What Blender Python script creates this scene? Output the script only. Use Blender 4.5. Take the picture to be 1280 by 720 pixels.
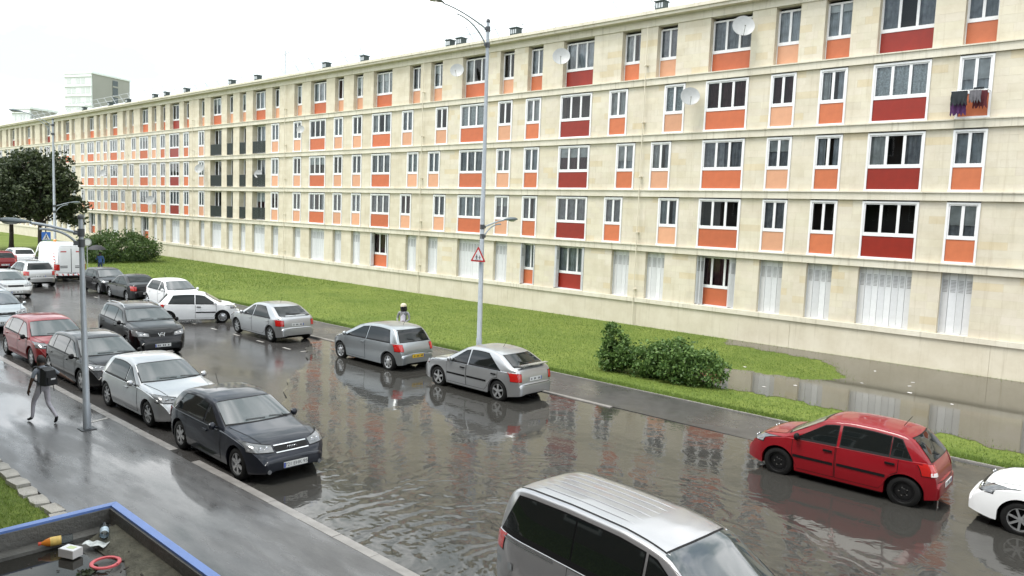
import bpy, bmesh, math, random
import numpy as np
from mathutils import Vector, Matrix
from mathutils.bvhtree import BVHTree

random.seed(7)
rng = np.random.default_rng(7)
S = bpy.context.scene
for o in list(bpy.data.objects):
    bpy.data.objects.remove(o)
COL = S.collection
R = math.radians

# ------------------------------------------------------------------ camera
CAM_H = 5.392
right = Vector((0.7410194, 0.6703470, 0.0390528))
up = Vector((-0.0923183, 0.0440992, 0.9947525))
fwd = Vector((-0.6651072, 0.7407362, -0.0945637))
cd = bpy.data.cameras.new('camera')
cd.sensor_width = 36.0
cd.lens = 945.1 / 1280 * 36
cd.clip_start = 0.1
cd.clip_end = 3000
cam = bpy.data.objects.new('camera', cd)
COL.objects.link(cam)
M = Matrix((right, up, -fwd)).transposed().to_4x4()
M.translation = Vector((0, 0, CAM_H))
cam.matrix_world = M
S.camera = cam

# ------------------------------------------------------------------ sky and sun
SUN_EL, SUN_AZ = R(66), R(200)        # azimuth measured clockwise from +Y
wd = bpy.data.worlds.new('World')
S.world = wd
wd.use_nodes = True
nt = wd.node_tree
nt.nodes.clear()
wo = nt.nodes.new('ShaderNodeOutputWorld')
sky = nt.nodes.new('ShaderNodeTexSky')
sky.sky_type = 'NISHITA'
sky.sun_disc = False
sky.sun_elevation = SUN_EL
sky.sun_rotation = SUN_AZ
b1 = nt.nodes.new('ShaderNodeBackground'); b1.inputs[1].default_value = 0.10
nt.links.new(sky.outputs[0], b1.inputs[0])
b2 = nt.nodes.new('ShaderNodeBackground'); b2.inputs[1].default_value = 1.0
tc = nt.nodes.new('ShaderNodeTexCoord')
mp = nt.nodes.new('ShaderNodeMapping'); mp.inputs['Scale'].default_value = (1, 1, 2.2)
nt.links.new(tc.outputs['Generated'], mp.inputs[0])
nz = nt.nodes.new('ShaderNodeTexNoise'); nz.inputs['Scale'].default_value = 4.2
nz.inputs['Detail'].default_value = 7; nz.inputs['Roughness'].default_value = 0.55
nt.links.new(mp.outputs[0], nz.inputs['Vector'])
cr = nt.nodes.new('ShaderNodeValToRGB')
cr.color_ramp.elements[0].position = 0.40; cr.color_ramp.elements[0].color = (0.325, 0.38, 0.395, 1)
cr.color_ramp.elements[1].position = 0.64; cr.color_ramp.elements[1].color = (1.05, 1.06, 1.07, 1)
nt.links.new(nz.outputs[0], cr.inputs[0])
nt.links.new(cr.outputs[0], b2.inputs[0])
nz2 = nt.nodes.new('ShaderNodeTexNoise'); nz2.inputs['Scale'].default_value = 1.7
nz2.inputs['Detail'].default_value = 5
nt.links.new(mp.outputs[0], nz2.inputs['Vector'])
cr2 = nt.nodes.new('ShaderNodeValToRGB')
cr2.color_ramp.elements[0].position = 0.33; cr2.color_ramp.elements[0].color = (0.45, 0.45, 0.45, 1)
cr2.color_ramp.elements[1].position = 0.50; cr2.color_ramp.elements[1].color = (1, 1, 1, 1)
nt.links.new(nz2.outputs[0], cr2.inputs[0])
mx = nt.nodes.new('ShaderNodeMixShader')
nt.links.new(cr2.outputs[0], mx.inputs[0])
nt.links.new(b1.outputs[0], mx.inputs[1]); nt.links.new(b2.outputs[0], mx.inputs[2])
nt.links.new(mx.outputs[0], wo.inputs[0])

sd = bpy.data.lights.new('sun', 'SUN')
sd.energy = 1.3; sd.angle = R(25); sd.color = (1.0, 0.96, 0.90)
sun = bpy.data.objects.new('sun', sd)
COL.objects.link(sun)
sdir = Vector((math.sin(SUN_AZ) * math.cos(SUN_EL), math.cos(SUN_AZ) * math.cos(SUN_EL), math.sin(SUN_EL)))
sun.rotation_euler = (-sdir).to_track_quat('-Z', 'Y').to_euler()
sun.location = (0, 0, 60)

S.render.engine = 'CYCLES'
S.view_settings.view_transform = 'Standard'
S.view_settings.look = 'None'
S.view_settings.exposure = 1.6
S.view_settings.gamma = 1
S.render.resolution_x = 1024; S.render.resolution_y = 576
S.cycles.max_bounces = 8
S.cycles.transparent_max_bounces = 8

# ------------------------------------------------------------------ helpers
def newmat(name):
    m = bpy.data.materials.new(name); m.use_nodes = True
    return m, m.node_tree, m.node_tree.nodes['Principled BSDF']

def N(nt, kind, **kw):
    n = nt.nodes.new('ShaderNode' + kind)
    for k, v in kw.items():
        if k in n.inputs: n.inputs[k].default_value = v
        else: setattr(n, k, v)
    return n

def pmat(name, col, rough=0.5, metal=0.0, coat=0.0, var=0.0, vscale=6.0, bump=0.0, bscale=40.0, spec=0.5, tint=False, rvar=0.0, orand=0.0):
    """principled material; var = brightness variation from noise, tint = per-face attribute multiplies colour"""
    m, nt, b = newmat(name)
    L = nt.links.new
    b.inputs['Roughness'].default_value = rough
    b.inputs['Metallic'].default_value = metal
    b.inputs['Specular IOR Level'].default_value = spec
    if coat:
        b.inputs['Coat Weight'].default_value = coat
        b.inputs['Coat Roughness'].default_value = 0.05
    b.inputs['Base Color'].default_value = (*col, 1)
    src = None
    tcn = N(nt, 'TexCoord')
    if var or rvar:
        nz = N(nt, 'TexNoise', Scale=vscale, Detail=5.0, Roughness=0.6)
        L(tcn.outputs['Object'], nz.inputs['Vector'])
    if var:
        r = N(nt, 'ValToRGB')
        r.color_ramp.elements[0].position = 0.25; r.color_ramp.elements[1].position = 0.75
        r.color_ramp.elements[0].color = (*[c * (1 - var) for c in col], 1)
        r.color_ramp.elements[1].color = (*[min(1, c * (1 + var)) for c in col], 1)
        L(nz.outputs[0], r.inputs[0]); src = r.outputs[0]
    if tint:
        a = N(nt, 'Attribute', attribute_name='tint')
        mu = N(nt, 'Mix', data_type='RGBA', blend_type='MULTIPLY')
        mu.inputs[0].default_value = 1
        if src: L(src, mu.inputs[6])
        else: mu.inputs[6].default_value = (*col, 1)
        L(a.outputs['Color'], mu.inputs[7]); src = mu.outputs[2]
    if orand:
        oi = N(nt, 'ObjectInfo'); mr_ = N(nt, 'MapRange'); mr_.inputs[3].default_value = 1-orand; mr_.inputs[4].default_value = 1+orand*.5
        L(oi.outputs['Random'], mr_.inputs[0]); mo = N(nt, 'Mix', data_type='RGBA', blend_type='MULTIPLY'); mo.inputs[0].default_value = 1
        if src: L(src, mo.inputs[6])
        else: mo.inputs[6].default_value = (*col, 1)
        L(mr_.outputs[0], mo.inputs[7]); src = mo.outputs[2]
    if src: L(src, b.inputs['Base Color'])
    if rvar:
        mr = N(nt, 'MapRange'); mr.inputs[3].default_value = max(0.02, rough - rvar); mr.inputs[4].default_value = rough + rvar
        mr.inputs[1].default_value = 0.3; mr.inputs[2].default_value = 0.7
        L(nz.outputs[0], mr.inputs[0]); L(mr.outputs[0], b.inputs['Roughness'])
    if bump:
        nb = N(nt, 'TexNoise', Scale=bscale, Detail=4.0)
        L(tcn.outputs['Object'], nb.inputs['Vector'])
        bp = N(nt, 'Bump', Strength=bump, Distance=0.02)
        L(nb.outputs[0], bp.inputs['Height']); L(bp.outputs[0], b.inputs['Normal'])
    return m

class MB:
    def __init__(s):
        s.v = []; s.f = []; s.m = []
    def quad(s, a, b, c, d, mi=0):
        n = len(s.v); s.v += [a, b, c, d]; s.f.append((n, n+1, n+2, n+3)); s.m.append(mi)
    def box(s, x0, x1, y0, y1, z0, z1, mi=0):
        n = len(s.v)
        s.v += [(x0,y0,z0),(x1,y0,z0),(x1,y1,z0),(x0,y1,z0),(x0,y0,z1),(x1,y0,z1),(x1,y1,z1),(x0,y1,z1)]
        for f in ((0,3,2,1),(4,5,6,7),(0,1,5,4),(1,2,6,5),(2,3,7,6),(3,0,4,7)):
            s.f.append(tuple(n+i for i in f)); s.m.append(mi)
        return s
    def obox(s, c, ax, ay, az, hx, hy, hz, mi=0):
        n = len(s.v); c = Vector(c)
        for sz in (-1, 1):
            for sx, sy in ((-1,-1),(1,-1),(1,1),(-1,1)):
                s.v.append(tuple(c + ax*hx*sx + ay*hy*sy + az*hz*sz))
        for f in ((0,3,2,1),(4,5,6,7),(0,1,5,4),(1,2,6,5),(2,3,7,6),(3,0,4,7)):
            s.f.append(tuple(n+i for i in f)); s.m.append(mi)
        return s
    def tube(s, pts, rad, seg=8, mi=0, cap=True):
        pts = [Vector(p) for p in pts]
        if not hasattr(rad, '__len__'): rad = [rad]*len(pts)
        n0 = len(s.v)
        for i, p in enumerate(pts):
            t = (pts[min(i+1, len(pts)-1)] - pts[max(i-1, 0)]).normalized()
            u = t.cross(Vector((0,0,1)))
            if u.length < 1e-3: u = t.cross(Vector((0,1,0)))
            u.normalize(); w = t.cross(u)
            for k in range(seg):
                a = 2*math.pi*k/seg
                s.v.append(tuple(p + u*math.cos(a)*rad[i] + w*math.sin(a)*rad[i]))
        for i in range(len(pts)-1):
            for k in range(seg):
                a = n0+i*seg+k; b = n0+i*seg+(k+1)%seg
                s.f.append((a, b, b+seg, a+seg)); s.m.append(mi)
        if cap:
            s.f.append(tuple(n0+k for k in range(seg))[::-1]); s.m.append(mi)
            e = n0+(len(pts)-1)*seg
            s.f.append(tuple(e+k for k in range(seg))); s.m.append(mi)
        return s
    def lathe(s, prof, seg=24, axis='z', c=(0,0,0), mi=0, cap=False):
        """prof: (radius, offset along axis)"""
        n0 = len(s.v)
        for r, h in prof:
            for k in range(seg):
                a = 2*math.pi*k/seg; x, y = r*math.cos(a), r*math.sin(a)
                p = (x, y, h) if axis == 'z' else ((x, h, y) if axis == 'y' else (h, x, y))
                s.v.append((c[0]+p[0], c[1]+p[1], c[2]+p[2]))
        for i in range(len(prof)-1):
            for k in range(seg):
                a = n0+i*seg+k; b = n0+i*seg+(k+1) % seg
                s.f.append((a, b, b+seg, a+seg)); s.m.append(mi)
        if cap:
            s.f.append(tuple(n0+k for k in range(seg))); s.m.append(mi)
            e = n0+(len(prof)-1)*seg
            s.f.append(tuple(e+k for k in range(seg))); s.m.append(mi)
        return s
    def prism(s, poly, z0, z1, mi=0):
        """polygon in xy extruded in z"""
        n = len(s.v); k = len(poly)
        s.v += [(x, y, z0) for x, y in poly] + [(x, y, z1) for x, y in poly]
        s.f.append(tuple(range(n, n+k))[::-1]); s.f.append(tuple(range(n+k, n+2*k))); s.m += [mi, mi]
        for i in range(k):
            j = (i+1) % k
            s.f.append((n+i, n+j, n+k+j, n+k+i)); s.m.append(mi)
        return s
    def mesh(s, name, mats, smooth=None):
        me = bpy.data.meshes.new(name)
        me.from_pydata(s.v, [], s.f)
        for m in (mats if isinstance(mats, (list, tuple)) else [mats]): me.materials.append(m)
        if any(s.m): me.polygons.foreach_set('material_index', s.m)
        bm = bmesh.new(); bm.from_mesh(me)
        bmesh.ops.recalc_face_normals(bm, faces=bm.faces)
        bm.to_mesh(me); bm.free()
        if smooth is not None:
            me.polygons.foreach_set('use_smooth', [True]*len(me.polygons))
            me.set_sharp_from_angle(angle=R(smooth))
        me.update()
        return me
    def build(s, name, mats, parent=None, smooth=None, loc=None):
        return put(name, s.mesh(name, mats, smooth), parent, loc)

def put(name, me, parent=None, loc=None, rotz=0.0):
    o = bpy.data.objects.new(name, me); COL.objects.link(o)
    if parent is not None: o.parent = parent
    if loc is not None: o.location = loc
    if rotz: o.rotation_euler = (0, 0, rotz)
    return o

def empty(name, loc=(0,0,0), rotz=0.0, parent=None):
    o = put(name, None, parent, loc, rotz); o.empty_display_size = 0.2
    return o

def tag(o, label=None, cat=None, group=None, kind=None):
    if label: o['label'] = label
    if cat: o['category'] = cat
    if group: o['group'] = group
    if kind: o['kind'] = kind
    return o

def catmull(pts, n=8, closed=True):
    P = [np.array(p, float) for p in pts]; out = []
    k = len(P)
    for i in range(k if closed else k-1):
        if closed: a, b, c, d = P[i-1], P[i], P[(i+1) % k], P[(i+2) % k]
        else: a, b, c, d = P[max(i-1,0)], P[i], P[i+1], P[min(i+2,k-1)]
        for j in range(n):
            t = j/n
            out.append(0.5*((2*b)+(-a+c)*t+(2*a-5*b+4*c-d)*t*t+(-a+3*b-3*c+d)*t**3))
    if not closed: out.append(P[-1])
    return out

def in_poly(px, py, poly):
    inside = np.zeros(len(px), bool); k = len(poly)
    for i in range(k):
        x1, y1 = poly[i]; x2, y2 = poly[(i+1) % k]
        c = ((y1 > py) != (y2 > py))
        xi = (x2-x1)*(py-y1)/((y2-y1) if y2 != y1 else 1e-9)+x1
        inside ^= c & (px < xi)
    return inside

def raw_mesh(name, V, F, mats, tint=None, smooth=False):
    """V (n,3), F (m,k) arrays; tint per face (m,3)"""
    me = bpy.data.meshes.new(name)
    n, (m, k) = len(V), F.shape
    me.vertices.add(n); me.vertices.foreach_set('co', np.ascontiguousarray(V, np.float32).ravel())
    me.loops.add(m*k); me.loops.foreach_set('vertex_index', np.ascontiguousarray(F, np.int32).ravel())
    me.polygons.add(m)
    me.polygons.foreach_set('loop_start', np.arange(0, m*k, k, dtype=np.int32))
    me.polygons.foreach_set('loop_total', np.full(m, k, np.int32))
    me.update(calc_edges=True)
    if tint is not None:
        at = me.attributes.new('tint', 'FLOAT_COLOR', 'FACE')
        c = np.ones((m, 4), np.float32); c[:, :3] = tint
        at.data.foreach_set('color', c.ravel())
    if smooth: me.polygons.foreach_set('use_smooth', [True]*m)
    else: me.shade_flat()
    for mt in (mats if isinstance(mats, (list, tuple)) else [mats]): me.materials.append(mt)
    return me

# ------------------------------------------------------------------ ground materials
def wet_asphalt(name, c0, c1, r0, r1, pscale, bump=0.25, stretch=(1, 1, 1), rotz=0.0, ior=1.42):
    m, nt, b = newmat(name); L = nt.links.new
    g = N(nt, 'NewGeometry')
    mpn = N(nt, 'Mapping'); mpn.inputs['Scale'].default_value = stretch; mpn.inputs['Rotation'].default_value = (0, 0, rotz)
    L(g.outputs['Position'], mpn.inputs[0])
    big = N(nt, 'TexNoise', Scale=pscale, Detail=6.0, Roughness=0.6); L(mpn.outputs[0], big.inputs['Vector'])
    fine = N(nt, 'TexNoise', Scale=60.0, Detail=3.0); L(g.outputs['Position'], fine.inputs['Vector'])
    mid = N(nt, 'TexNoise', Scale=pscale*5, Detail=5.0, Roughness=0.7); L(mpn.outputs[0], mid.inputs['Vector'])
    r = N(nt, 'ValToRGB')
    r.color_ramp.elements[0].color = (*c0, 1); r.color_ramp.elements[1].color = (*c1, 1)
    r.color_ramp.elements[0].position = 0.3; r.color_ramp.elements[1].position = 0.7
    mxv = N(nt, 'Math', operation='MULTIPLY_ADD'); mxv.inputs[1].default_value = 0.35
    L(fine.outputs[0], mxv.inputs[0]); 
    sc = N(nt, 'Math', operation='MULTIPLY'); sc.inputs[1].default_value = 0.65
    L(mid.outputs[0], sc.inputs[0]); L(sc.outputs[0], mxv.inputs[2])
    L(mxv.outputs[0], r.inputs[0]); L(r.outputs[0], b.inputs['Base Color'])
    mr = N(nt, 'MapRange'); mr.inputs[1].default_value = 0.38; mr.inputs[2].default_value = 0.6
    mr.inputs[3].default_value = r0; mr.inputs[4].default_value = r1
    L(big.outputs[0], mr.inputs[0]); L(mr.outputs[0], b.inputs['Roughness'])
    b.inputs['Specular IOR Level'].default_value = 0.5
    b.inputs['IOR'].default_value = ior
    mb_ = N(nt, 'MapRange'); mb_.inputs[1].default_value = 0.4; mb_.inputs[2].default_value = 0.6
    mb_.inputs[3].default_value = 0.02; mb_.inputs[4].default_value = bump
    L(big.outputs[0], mb_.inputs[0])
    f2 = N(nt, 'TexNoise', Scale=22.0, Detail=5.0); L(g.outputs['Position'], f2.inputs['Vector'])
    bp = N(nt, 'Bump', Distance=0.01); L(mb_.outputs[0], bp.inputs['Strength'])
    L(f2.outputs[0], bp.inputs['Height']); L(bp.outputs[0], b.inputs['Normal'])
    return m

M_road = wet_asphalt('wet_road', (0.026, 0.025, 0.024), (0.064, 0.061, 0.059), 0.08, 0.28, 0.22, 0.2, (0.5, 1, 1))
M_pave = wet_asphalt('wet_pavement', (0.045, 0.045, 0.046), (0.115, 0.114, 0.113), 0.05, 0.40, 0.75, 0.16, (0.35, 1.5, 1), R(-40))
M_pave2 = wet_asphalt('far_pavement', (0.035, 0.034, 0.034), (0.075, 0.073, 0.071), 0.22, 0.42, 0.5, 0.2)
M_kerb = pmat('kerb_stone', (0.22, 0.21, 0.20), 0.35, var=0.3, vscale=3, bump=0.2)
M_line = pmat('worn_paint', (0.30, 0.29, 0.27), 0.4, var=0.4, vscale=5)
M_earth = pmat('wet_earth', (0.10, 0.085, 0.06), 0.6, var=0.3, vscale=2)

def lawn_mat(name):
    m, nt, b = newmat(name); L = nt.links.new
    g = N(nt, 'NewGeometry')
    n1 = N(nt, 'TexNoise', Scale=0.35, Detail=6.0, Roughness=0.65); L(g.outputs['Position'], n1.inputs['Vector'])
    n2 = N(nt, 'TexNoise', Scale=9.0, Detail=6.0, Roughness=0.75); L(g.outputs['Position'], n2.inputs['Vector'])
    r = N(nt, 'ValToRGB'); e = r.color_ramp.elements
    e[0].position = 0.30; e[0].color = (0.098, 0.145, 0.027, 1)
    e[1].position = 0.70; e[1].color = (0.168, 0.210, 0.050, 1)
    L(n1.outputs[0], r.inputs[0])
    r2 = N(nt, 'ValToRGB'); e = r2.color_ramp.elements
    e[0].position = 0.3; e[0].color = (0.5, 0.55, 0.45, 1); e[1].position = 0.7; e[1].color = (1.3, 1.25, 1.1, 1)
    L(n2.outputs[0], r2.inputs[0])
    mu = N(nt, 'Mix', data_type='RGBA', blend_type='MULTIPLY'); mu.inputs[0].default_value = 1
    L(r.outputs[0], mu.inputs[6]); L(r2.outputs[0], mu.inputs[7]); L(mu.outputs[2], b.inputs['Base Color'])
    b.inputs['Roughness'].default_value = 0.8; b.inputs['Specular IOR Level'].default_value = 0.2
    bp = N(nt, 'Bump', Strength=0.8, Distance=0.05); L(n2.outputs[0], bp.inputs['Height']); L(bp.outputs[0], b.inputs['Normal'])
    return m
M_lawn = lawn_mat('lawn_grass')

def water_mat(name, rings=None, rip=0.05, tint=(0.40, 0.39, 0.37), mud=(0.070, 0.068, 0.062), mudmix=0.5, rscale=1.6, ior=1.5, gr=0.055):
    """rain water: Fresnel mirror over a see-through / muddy body"""
    m = bpy.data.materials.new(name); m.use_nodes = True
    nt = m.node_tree; nt.nodes.clear(); L = nt.links.new
    out = N(nt, 'OutputMaterial')
    g = N(nt, 'NewGeometry')
    n1 = N(nt, 'TexNoise', Scale=rscale, Detail=3.0, Roughness=0.55, Distortion=0.6); L(g.outputs['Position'], n1.inputs['Vector'])
    h = N(nt, 'Math', operation='MULTIPLY'); h.inputs[1].default_value = rip; L(n1.outputs[0], h.inputs[0])
    hout = h.outputs[0]
    if rings:
        for (cx, cy, per, rad, amp) in rings:
            sb = N(nt, 'VectorMath', operation='SUBTRACT'); sb.inputs[1].default_value = (cx, cy, 0)
            L(g.outputs['Position'], sb.inputs[0])
            nd = N(nt, 'TexNoise', Scale=0.5, Detail=4.0); L(g.outputs['Position'], nd.inputs['Vector'])
            ln = N(nt, 'VectorMath', operation='LENGTH'); L(sb.outputs[0], ln.inputs[0])
            ad = N(nt, 'Math', operation='MULTIPLY_ADD'); ad.inputs[1].default_value = 3.2; L(nd.outputs[0], ad.inputs[0]); L(ln.outputs['Value'], ad.inputs[2])
            ph = N(nt, 'Math', operation='MULTIPLY'); ph.inputs[1].default_value = 2*math.pi/per; L(ad.outputs[0], ph.inputs[0])
            sn = N(nt, 'Math', operation='SINE'); L(ph.outputs[0], sn.inputs[0])
            fo = N(nt, 'MapRange', interpolation_type='SMOOTHSTEP'); fo.inputs[1].default_value = rad*0.25; fo.inputs[2].default_value = rad
            fo.inputs[3].default_value = amp; fo.inputs[4].default_value = 0.0
            L(ln.outputs['Value'], fo.inputs[0])
            nb = N(nt, 'TexNoise', Scale=0.9, Detail=3.0); L(g.outputs['Position'], nb.inputs['Vector'])
            mk = N(nt, 'MapRange'); mk.inputs[1].default_value = 0.40; mk.inputs[2].default_value = 0.66; L(nb.outputs[0], mk.inputs[0])
            a1 = N(nt, 'Math', operation='MULTIPLY'); L(sn.outputs[0], a1.inputs[0]); L(fo.outputs[0], a1.inputs[1])
            a2 = N(nt, 'Math', operation='MULTIPLY'); L(a1.outputs[0], a2.inputs[0]); L(mk.outputs[0], a2.inputs[1])
            sm = N(nt, 'Math', operation='ADD'); L(hout, sm.inputs[0]); L(a2.outputs[0], sm.inputs[1]); hout = sm.outputs[0]
    bp = N(nt, 'Bump', Strength=1.0, Distance=1.0); L(hout, bp.inputs['Height'])
    fr = N(nt, 'Fresnel', IOR=ior); L(bp.outputs[0], fr.inputs['Normal'])
    gl = N(nt, 'BsdfGlossy', Roughness=gr); L(bp.outputs[0], gl.inputs['Normal'])
    gl.inputs['Color'].default_value = (0.97, 0.96, 0.94, 1)
    tr = N(nt, 'BsdfTransparent'); tr.inputs['Color'].default_value = (*tint, 1)
    df = N(nt, 'BsdfDiffuse'); df.inputs['Color'].default_value = (*mud, 1)
    mm = N(nt, 'MixShader'); mm.inputs[0].default_value = mudmix
    L(tr.outputs[0], mm.inputs[1]); L(df.outputs[0], mm.inputs[2])
    mf = N(nt, 'MixShader'); L(fr.outputs[0], mf.inputs[0]); L(mm.outputs[0], mf.inputs[1]); L(gl.outputs[0], mf.inputs[2])
    L(mf.outputs[0], out.inputs[0])
    return m
M_flood = water_mat('flood_water', rings=[(-6.9, 8.4, 0.42, 7.4, 0.0085), (-4.5, 9.5, 0.7, 5.0, 0.002)], rip=0.008, rscale=2.0)
M_puddle = water_mat('still_water', rip=0.0012, rscale=1.5, mud=(0.080, 0.074, 0.060), mudmix=0.6)

# ------------------------------------------------------------------ ground, road, pavements
D = 33.03          # facade plane
XL, XR = -230.0, 70.0
def sheet(name, poly, z, m, kind='structure'):
    n = len(poly)
    a = sum(poly[i][0]*poly[(i+1) % n][1]-poly[(i+1) % n][0]*poly[i][1] for i in range(n))
    if a < 0: poly = poly[::-1]
    me = bpy.data.meshes.new(name); me.from_pydata([(x, y, z) for x, y in poly], [], [tuple(range(n))]); me.materials.append(m)
    return tag(put(name, me), kind=kind)
g = sheet('ground', [(-900, -500), (500, -500), (500, 900), (-900, 900)], -0.03, M_lawn)
sheet('road', [(XL, 7.05), (XR, 7.05), (XR, 18.0), (XL, 18.0)], 0.0, M_road)
b = MB(); b.box(XL, XR, 4.25, 6.98, -0.02, 0.07); tag(b.build('pavement', M_pave), kind='structure')
b = MB(); b.box(-8.5, XR, -6, 4.246, -0.02, 0.066); tag(b.build('forecourt_pavement', M_pave), kind='structure')
# kerb stones of the near side, each a stone of about 1 m
kerb = MB()
kerb.box(XL, -60, 6.985, 7.16, -0.02, 0.074)
kerb = tag(kerb.build('kerb', M_kerb), kind='structure')
kst = MB(); kst.box(-0.495, 0.495, 0, 0.175, -0.02, 0.074); kme = kst.mesh('kerb_stone', M_kerb)
for i in range(66):
    x = -59.5 + i
    if abs(x + 15.5) < 0.6: continue          # dropped stone in front of the drain
    put('kerb_stone', kme, kerb, (x, 6.985 + random.uniform(-.004, .004), random.uniform(-.004, .002)))
# far pavement sinks slightly to the right where the flood covers it
b = MB()
xs = [XL, -60, -30, -14, -9, -5.5, 0, XR]; zs = [.06, .06, .06, .06, .055, .035, .025, .025]
for (xa, za), (xb, zb) in zip(zip(xs, zs), zip(xs[1:], zs[1:])):
    b.quad((xa, 17.9, za), (xb, 17.9, zb), (xb, 20.25, zb), (xa, 20.25, za))
    b.quad((xa, 17.9, -0.02), (xb, 17.9, -0.02), (xb, 17.9, zb), (xa, 17.9, za))
tag(b.build('far_pavement', M_pave2), kind='structure')
b = MB(); x = -80.0
fk = tag(put('far_kerb', None, None, (-40, 17.82, 0)), kind='structure')
kst = MB(); kst.box(-0.495, 0.495, -.07, 0.075, -0.02, 0.066); kme = kst.mesh('kerb_stone', M_kerb)
for i in range(68):
    x = -39.5 + i
    put('kerb_stone', kme, fk, (x, 0, -0.004*max(0, (x - 29)) if x < 36 else -0.033))
# lawn in front of the block
tag(sheet('lawn', [(XL, 20.33), (XR, 20.33), (XR, D+.3), (XL, D+.3)], 0.055, M_lawn))
b = MB(); b.box(XL, XR, 20.254, 20.326, -0.02, 0.075); tag(b.build('lawn_edging', M_kerb), kind='structure')
# flood water on the road
fl = [(-26.5, 17.86), (-25.2, 16.3), (-22.6, 14.6), (-20.5, 12.6), (-18.4, 11.2), (-16.6, 10.0), (-14.4, 9.2), (-13.2, 8.2), (-13.0, 7.2)]
fl = [tuple(p) for p in catmull(fl, 6, closed=False)] + [(XR, 7.165), (XR, 20.2), (-4.0, 20.1), (-5.2, 19.4), (-6.2, 18.4), (-7.5, 17.95), (-8.5, 17.86)]
fl = [(x + (0.12*math.sin(7.3*y) if 7.4 < y < 17.5 and x < -10 else 0), y) for x, y in fl]
tag(sheet('flood_water', fl, 0.042, M_flood))
pud = [(-15.8, 32.9), (-15.2, 31.6), (-13.2, 31.25), (-11.4, 31.0), (-9.9, 29.9), (-9.0, 28.2), (-9.3, 26.9), (-10.6, 26.4), (-12.3, 26.2), (-13.6, 25.6), (-14.2, 24.4), (-12.6, 23.5), (-11.0, 22.9), (-8.6, 23.0), (-6.1, 22.5), (-4.1, 22.4), (-2.6, 22.0), (2, 21.8), (14, 21.6), (26, 24), (26, 32.98)]
PUD = [tuple(p) for p in catmull(pud[:-2], 16, closed=False)] + pud[-2:]
PUD = [(x + 0.10*math.sin(5*y + 3*x)+.07*math.sin(13*y-9*x)+random.uniform(-.05, .05), y + 0.12*math.sin(4.3*x + 2*y)+.08*math.sin(11*x+5*y)+random.uniform(-.05, .05)) if y < 32.5 else (x, y) for x, y in PUD]
PUD = [(x, min(y, 33.02)) for x, y in PUD]
tag(sheet('lawn_puddle', PUD, 0.068, M_puddle))

# parking bay dashes and worn marks
def dash(x, y, l, w=0.10, rot=0.0):
    b = MB(); b.box(-l/2, l/2, -w/2, w/2, 0, 0.004)
    o = b.build('lane_dash', M_line, None, loc=(x, y, 0.003)); o.rotation_euler.z = rot
    return tag(o, kind='structure')
for i in range(12): dash(-45.0 + i*1.95, 15.6, 0.5)
for i in range(9): dash(-13.4 + i*1.0, 9.18, 0.5)
for i in range(8): dash(-38 + i*2.4, 9.5, 0.5)
for x in (-39.2, -33.9, -24.6, -18.8, -13.2, -7.6): dash(x, 16.7, 0.10, 2.1)
dash(-19.35, 6.75, 0.10, 0.45, 0.3).location.z = 0.073
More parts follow.
